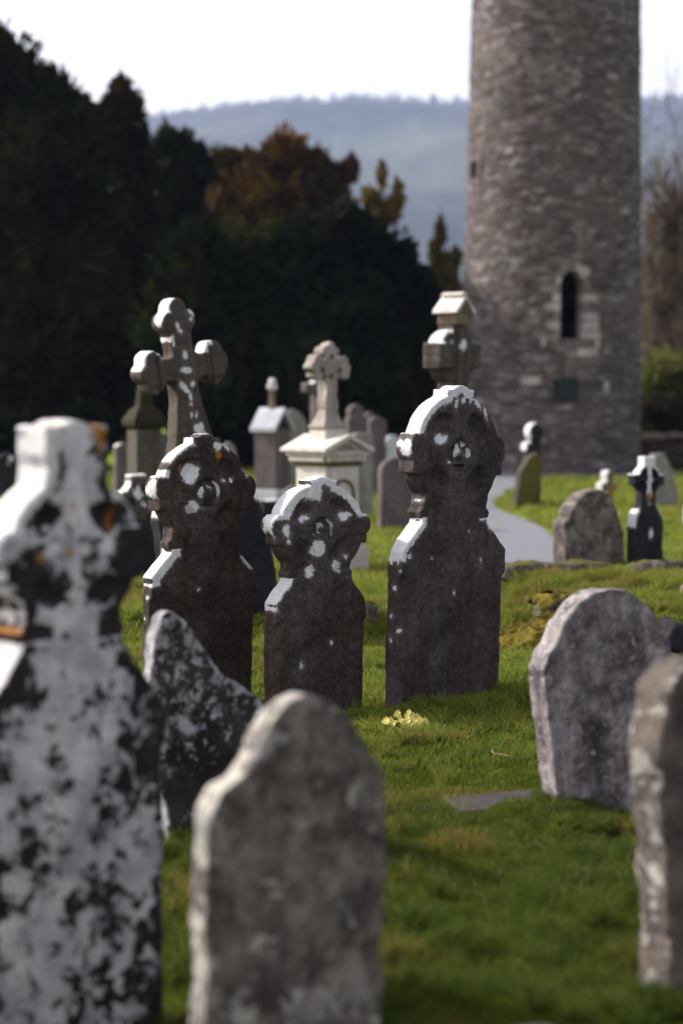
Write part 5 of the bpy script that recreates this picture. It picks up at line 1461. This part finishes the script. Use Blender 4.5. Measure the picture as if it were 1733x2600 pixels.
for q in range(14): tuft(330 + gr.uniform(-60, 40), 335 + gr.uniform(-25, 10), 220, 0.05, 0.15, 0.0026)
for q in range(10): tuft(950 + gr.uniform(-22, 16), 335 + gr.uniform(-12, 12), 240, 0.05, 0.12, 0.0026)
for q in range(16): tuft(720 + gr.uniform(-280, 260), 955 + gr.uniform(-30, 10), 200, 0.04, 0.09)
for q in range(12): tuft(500 + gr.uniform(-120, 60), 655 + gr.uniform(-20, 10), 200, 0.04, 0.09)
for q in range(26): tuft(1500 + gr.uniform(-100, 110), 612 + gr.uniform(-8, 14), 180, 0.03, 0.085)
for q in range(8): tuft(1660 + gr.uniform(-60, 60), 845 + gr.uniform(0, 30), 260, 0.04, 0.08)
for q in range(240):
    s_t = gr.uniform(310, 900)
    tuft(CX + gr.uniform(-1, 1) * 1000, s_t, 90, 0.030, gr.uniform(0.07, 0.12), 0.0023)
x = np.concatenate(bx); y = np.concatenate(by); ln = np.concatenate(bl); wd = np.concatenate(bw)
pathpoly = [(a[0], a[1]) for a in LE] + [(a[0], a[1]) for a in RE[::-1]]
keep = ~pip(x + 0.10 * vnoise(x * 3, y * 3, 0, 71) + 0.05 * vnoise(x * 11, y * 11, 0, 72), y, pathpoly)
keep &= ~((np.abs(y - (TCY - TR - 0.6)) < 0.9) & (x > TCX - 2.2))
keep &= np.hypot(x - TCX, y - TCY) > TR + 0.05
lx, ly = x - LED[0], y - LED[1]
c12, s12 = math.cos(R(12)), math.sin(R(12))
keep &= ~((np.abs(lx * c12 + ly * s12) < 0.19 + 0.06 * vnoise(x * 9, y * 9, 0, 9)) & (np.abs(-lx * s12 + ly * c12) < 0.095 + 0.045 * vnoise(x * 9, y * 9, 0, 8)))
x, y, ln, wd = x[keep], y[keep], ln[keep], wd[keep]
z = gz(x, y)
n = len(x)
print('grass blades', n)
az_ = gr.uniform(0, 2 * math.pi, n)
ben = gr.uniform(0.15, 0.95, n) + 0.25 * np.clip(vnoise(x * 3, y * 3, 0, 611), -1, 1)
dx, dy = np.cos(az_) * ben, np.sin(az_) * ben
pts = np.empty((n, 4, 3), np.float32)
for i, f_ in enumerate((0.0, 0.35, 0.7, 1.0)):
    pts[:, i, 0] = x + dx * ln * f_ ** 1.6
    pts[:, i, 1] = y + dy * ln * f_ ** 1.6
    pts[:, i, 2] = z - 0.004 + ln * (f_ - 0.35 * f_ * f_ * np.clip(ben, 0, 1.2))
hc_ = bpy.data.hair_curves.new('grass')
hc_.add_curves([4] * n)
hc_.attributes['position'].data.foreach_set('vector', pts.ravel())
ra = hc_.attributes.get('radius') or hc_.attributes.new('radius', 'FLOAT', 'POINT')
rad = np.stack([wd * 0.5, wd * 0.5, wd * 0.35, wd * 0.06], 1).astype(np.float32)
ra.data.foreach_set('value', rad.ravel())
ta = hc_.attributes.new('tint', 'FLOAT', 'CURVE')
ta.data.foreach_set('value', gr.random(n).astype(np.float32))
dry = np.clip(1.7 * fbm(x * 2.1, y * 2.1, 0, 621, 4) - 0.25, 0, 0.85)
dry = np.maximum(dry, np.clip(1.3 - np.hypot((x - LED[0] + 0.10) / 0.42, (y - LED[1] - 0.30) / 0.17), 0, 0.9))
dry = np.maximum(dry, 0.75 * np.clip(1.2 - np.hypot((x - 0.27) / 0.17, (y - 15.0) / 0.5), 0, 1))
dry = np.maximum(dry, 0.85 * sst(14.2, 15.6, y) * (1 - sst(17, 18, y)) * np.clip(0.5 + 1.5 * vnoise(x * 3.5, y * 3.5, 0, 631), 0, 1))
turf_tone = 1 - sst(8.2, 10.8, y + 0.5 * vnoise(x * 1.5, y * 1.5, 0, 641))  # foreground shade painted into the blade colour, by distance from the camera
for nm_, dt_ in (('dry', dry), ('turf_tone', turf_tone)):
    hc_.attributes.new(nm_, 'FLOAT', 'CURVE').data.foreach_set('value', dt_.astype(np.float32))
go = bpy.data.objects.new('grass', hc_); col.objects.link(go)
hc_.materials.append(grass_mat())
go['kind'] = 'stuff'; go['label'] = 'short mossy green grass between the graves'

# ------------------------------------------------------------------ primroses, twigs, leaves
M['petal'] = plain_mat('primrose_petal', (0.74, 0.68, 0.22), (0.68, 0.60, 0.17), 40, 0.6, 0.05)
M['eye'] = plain_mat('primrose_eye', (0.55, 0.36, 0.03), None, 40, 0.6, 0.05)
M['leafgreen'] = plain_mat('primrose_leaf', (0.045, 0.085, 0.016), (0.03, 0.06, 0.01), 30, 0.6, 0.4)
p_ = G(1030, 1842, 0.02)
pr = thing('primrose_clump', 'clump of pale yellow primroses in the grass before the tallest wheel cross', 'flowers', (p_.x, p_.y, g1(p_.x, p_.y)))
fr = random.Random(5)
def blossom_mesh(r):
    bm = bmesh.new()
    for k in range(5):
        a0 = k * 2 * math.pi / 5
        ctr = bm.verts.new((0, 0, 0))
        ring = []
        for da_, rr_ in ((-0.50, 0.55), (-0.46, 0.92), (-0.16, 1.0), (0, 0.86), (0.16, 1.0), (0.46, 0.92), (0.50, 0.55)):
            ring.append(bm.verts.new((r * rr_ * math.cos(a0 + da_), r * rr_ * math.sin(a0 + da_), r * 0.22 * rr_ ** 2)))
        for i in range(6): bm.faces.new((ctr, ring[i], ring[i + 1]))
    return bm
spotsF = [(-8, 14), (0, 10), (17, 24), (26, 24), (9, -4), (-12, 0), (3, -6), (28, -14), (-36, -4), (40, 4), (-46, 4), (-26, 4), (-52, 2), (-46, -3), (-40, 6), (-33, 3), (-30, 12), (-24, -14), (-19, -20), (-16, -10), (-6, 8), (-2, -2), (2, -14), (6, 4), (8, -22), (10, 16), (13, -8), (15, 10), (18, -16), (20, 2), (24, -4), (22, 18), (27, 8), (30, -8), (33, 0), (38, 20), (36, 10), (44, -2), (50, 6), (12, 26), (4, 20)]
for i, (u, v) in enumerate(spotsF):
    xx = u / 440.0; zz_ = (-v + 14) / 440.0 * 0.75 + 0.035; yy = v / 440.0 * -1.6 * 0.6
    bm = blossom_mesh(fr.uniform(0.013, 0.018))
    ob = bm_obj('blossom', bm, M['petal'], pr)
    ob.location = (xx, yy, max(0.03, zz_)); ob.rotation_euler = (fr.uniform(0.5, 1.2), fr.uniform(-0.5, 0.5), fr.uniform(-0.6, 0.6))
    bm = bmesh.new(); bmesh.ops.create_circle(bm, cap_ends=True, radius=0.0035, segments=8)
    ey = bm_obj('eye', bm, M['eye'], ob); ey.location = (0, 0, 0.0012)
for i in range(14):
    bm = bmesh.new()
    L_ = fr.uniform(0.05, 0.09); vs = []
    for q in np.linspace(0, 1, 6):
        wq = 0.017 * math.sin(math.pi * (0.12 + 0.8 * q)) ; zq_ = 0.05 * q - 0.055 * q * q
        vs.append((bm.verts.new((q * L_, -wq, zq_)), bm.verts.new((q * L_, 0, zq_ - 0.004)), bm.verts.new((q * L_, wq, zq_))))
    for a_, b_ in zip(vs[:-1], vs[1:]):
        bm.faces.new((a_[0], b_[0], b_[1], a_[1])); bm.faces.new((a_[1], b_[1], b_[2], a_[2]))
    lo = bm_obj('leaf', bm, M['leafgreen'], pr, 0, True)
    lo.location = (fr.uniform(-0.10, 0.10), fr.uniform(-0.05, 0.05), 0.012); lo.rotation_euler = (0, -0.3, fr.uniform(0, 6.28))
M['straw'] = plain_mat('dry_stalk', (0.26, 0.17, 0.09), (0.18, 0.11, 0.06), 30)
def twig(label, pts_px, z, rad):
    w_ = [G(u, v, z) for u, v in pts_px]
    c0 = w_[0].copy()
    zs2 = [g1(q.x, q.y) + 0.03 for q in w_]
    segs = [((w_[i].x - c0.x, w_[i].y - c0.y, zs2[i] - zs2[0]), (w_[i + 1].x - c0.x, w_[i + 1].y - c0.y, zs2[i + 1] - zs2[0]), rad, rad * 0.9) for i in range(len(w_) - 1)]
    o_ = link('twig', tube_mesh('twig', segs, 6), M['straw']); o_.location = (c0.x, c0.y, zs2[0])
    tag(o_, label, 'twig', 'twigs lying in the grass')
twig('curled brown twig in the grass before the leaning headstone', [(1272, 1902), (1258, 1901), (1250, 1908), (1248, 1916), (1254, 1922), (1268, 1925), (1290, 1929)], 0.03, 0.0035)
twig('short dry twig in the grass near the tallest wheel cross', [(1285, 1885), (1296, 1881), (1306, 1883)], 0.03, 0.004)
p_ = G(1575, 2096, 0.02)
d_ = thing('dandelion', 'tiny orange yellow dandelion at the foot of the leaning headstone', 'flower', (p_.x, p_.y, g1(p_.x, p_.y) + 0.0))
bm = bmesh.new(); bmesh.ops.create_icosphere(bm, subdivisions=2, radius=0.012)
for v in bm.verts: v.co.z = v.co.z * 0.55
hd = bm_obj('flower_head', bm, M['eye'], d_, 0, True); hd.location = (0, 0, 0.045)
link('stem', tube_mesh('stem', [((0, 0, 0), (0, 0, 0.042), 0.002, 0.0018)], 6), M['leafgreen'], d_)

# ------------------------------------------------------------------ haze
bm = bmesh.new(); boxm(bm, -3400, 3400, -240, 4900, -12, 860)
hm = bpy.data.materials.new('valley_haze'); hm.use_nodes = True
ht = hm.node_tree; ht.nodes.clear()
ho = ht.nodes.new('ShaderNodeOutputMaterial'); pv_ = ht.nodes.new('ShaderNodeVolumePrincipled')
pv_.inputs['Color'].default_value = (0.37, 0.45, 0.74, 1)
pv_.inputs['Density'].default_value = 0.00018
pv_.inputs['Anisotropy'].default_value = 0.2
ht.links.new(pv_.outputs[0], ho.inputs['Volume'])
bmesh.ops.recalc_face_normals(bm, faces=bm.faces)
me = bpy.data.meshes.new('haze'); bm.to_mesh(me); bm.free()
hz_ = link('haze', me, hm); hz_['kind'] = 'stuff'; hz_['label'] = 'thin blue valley haze'
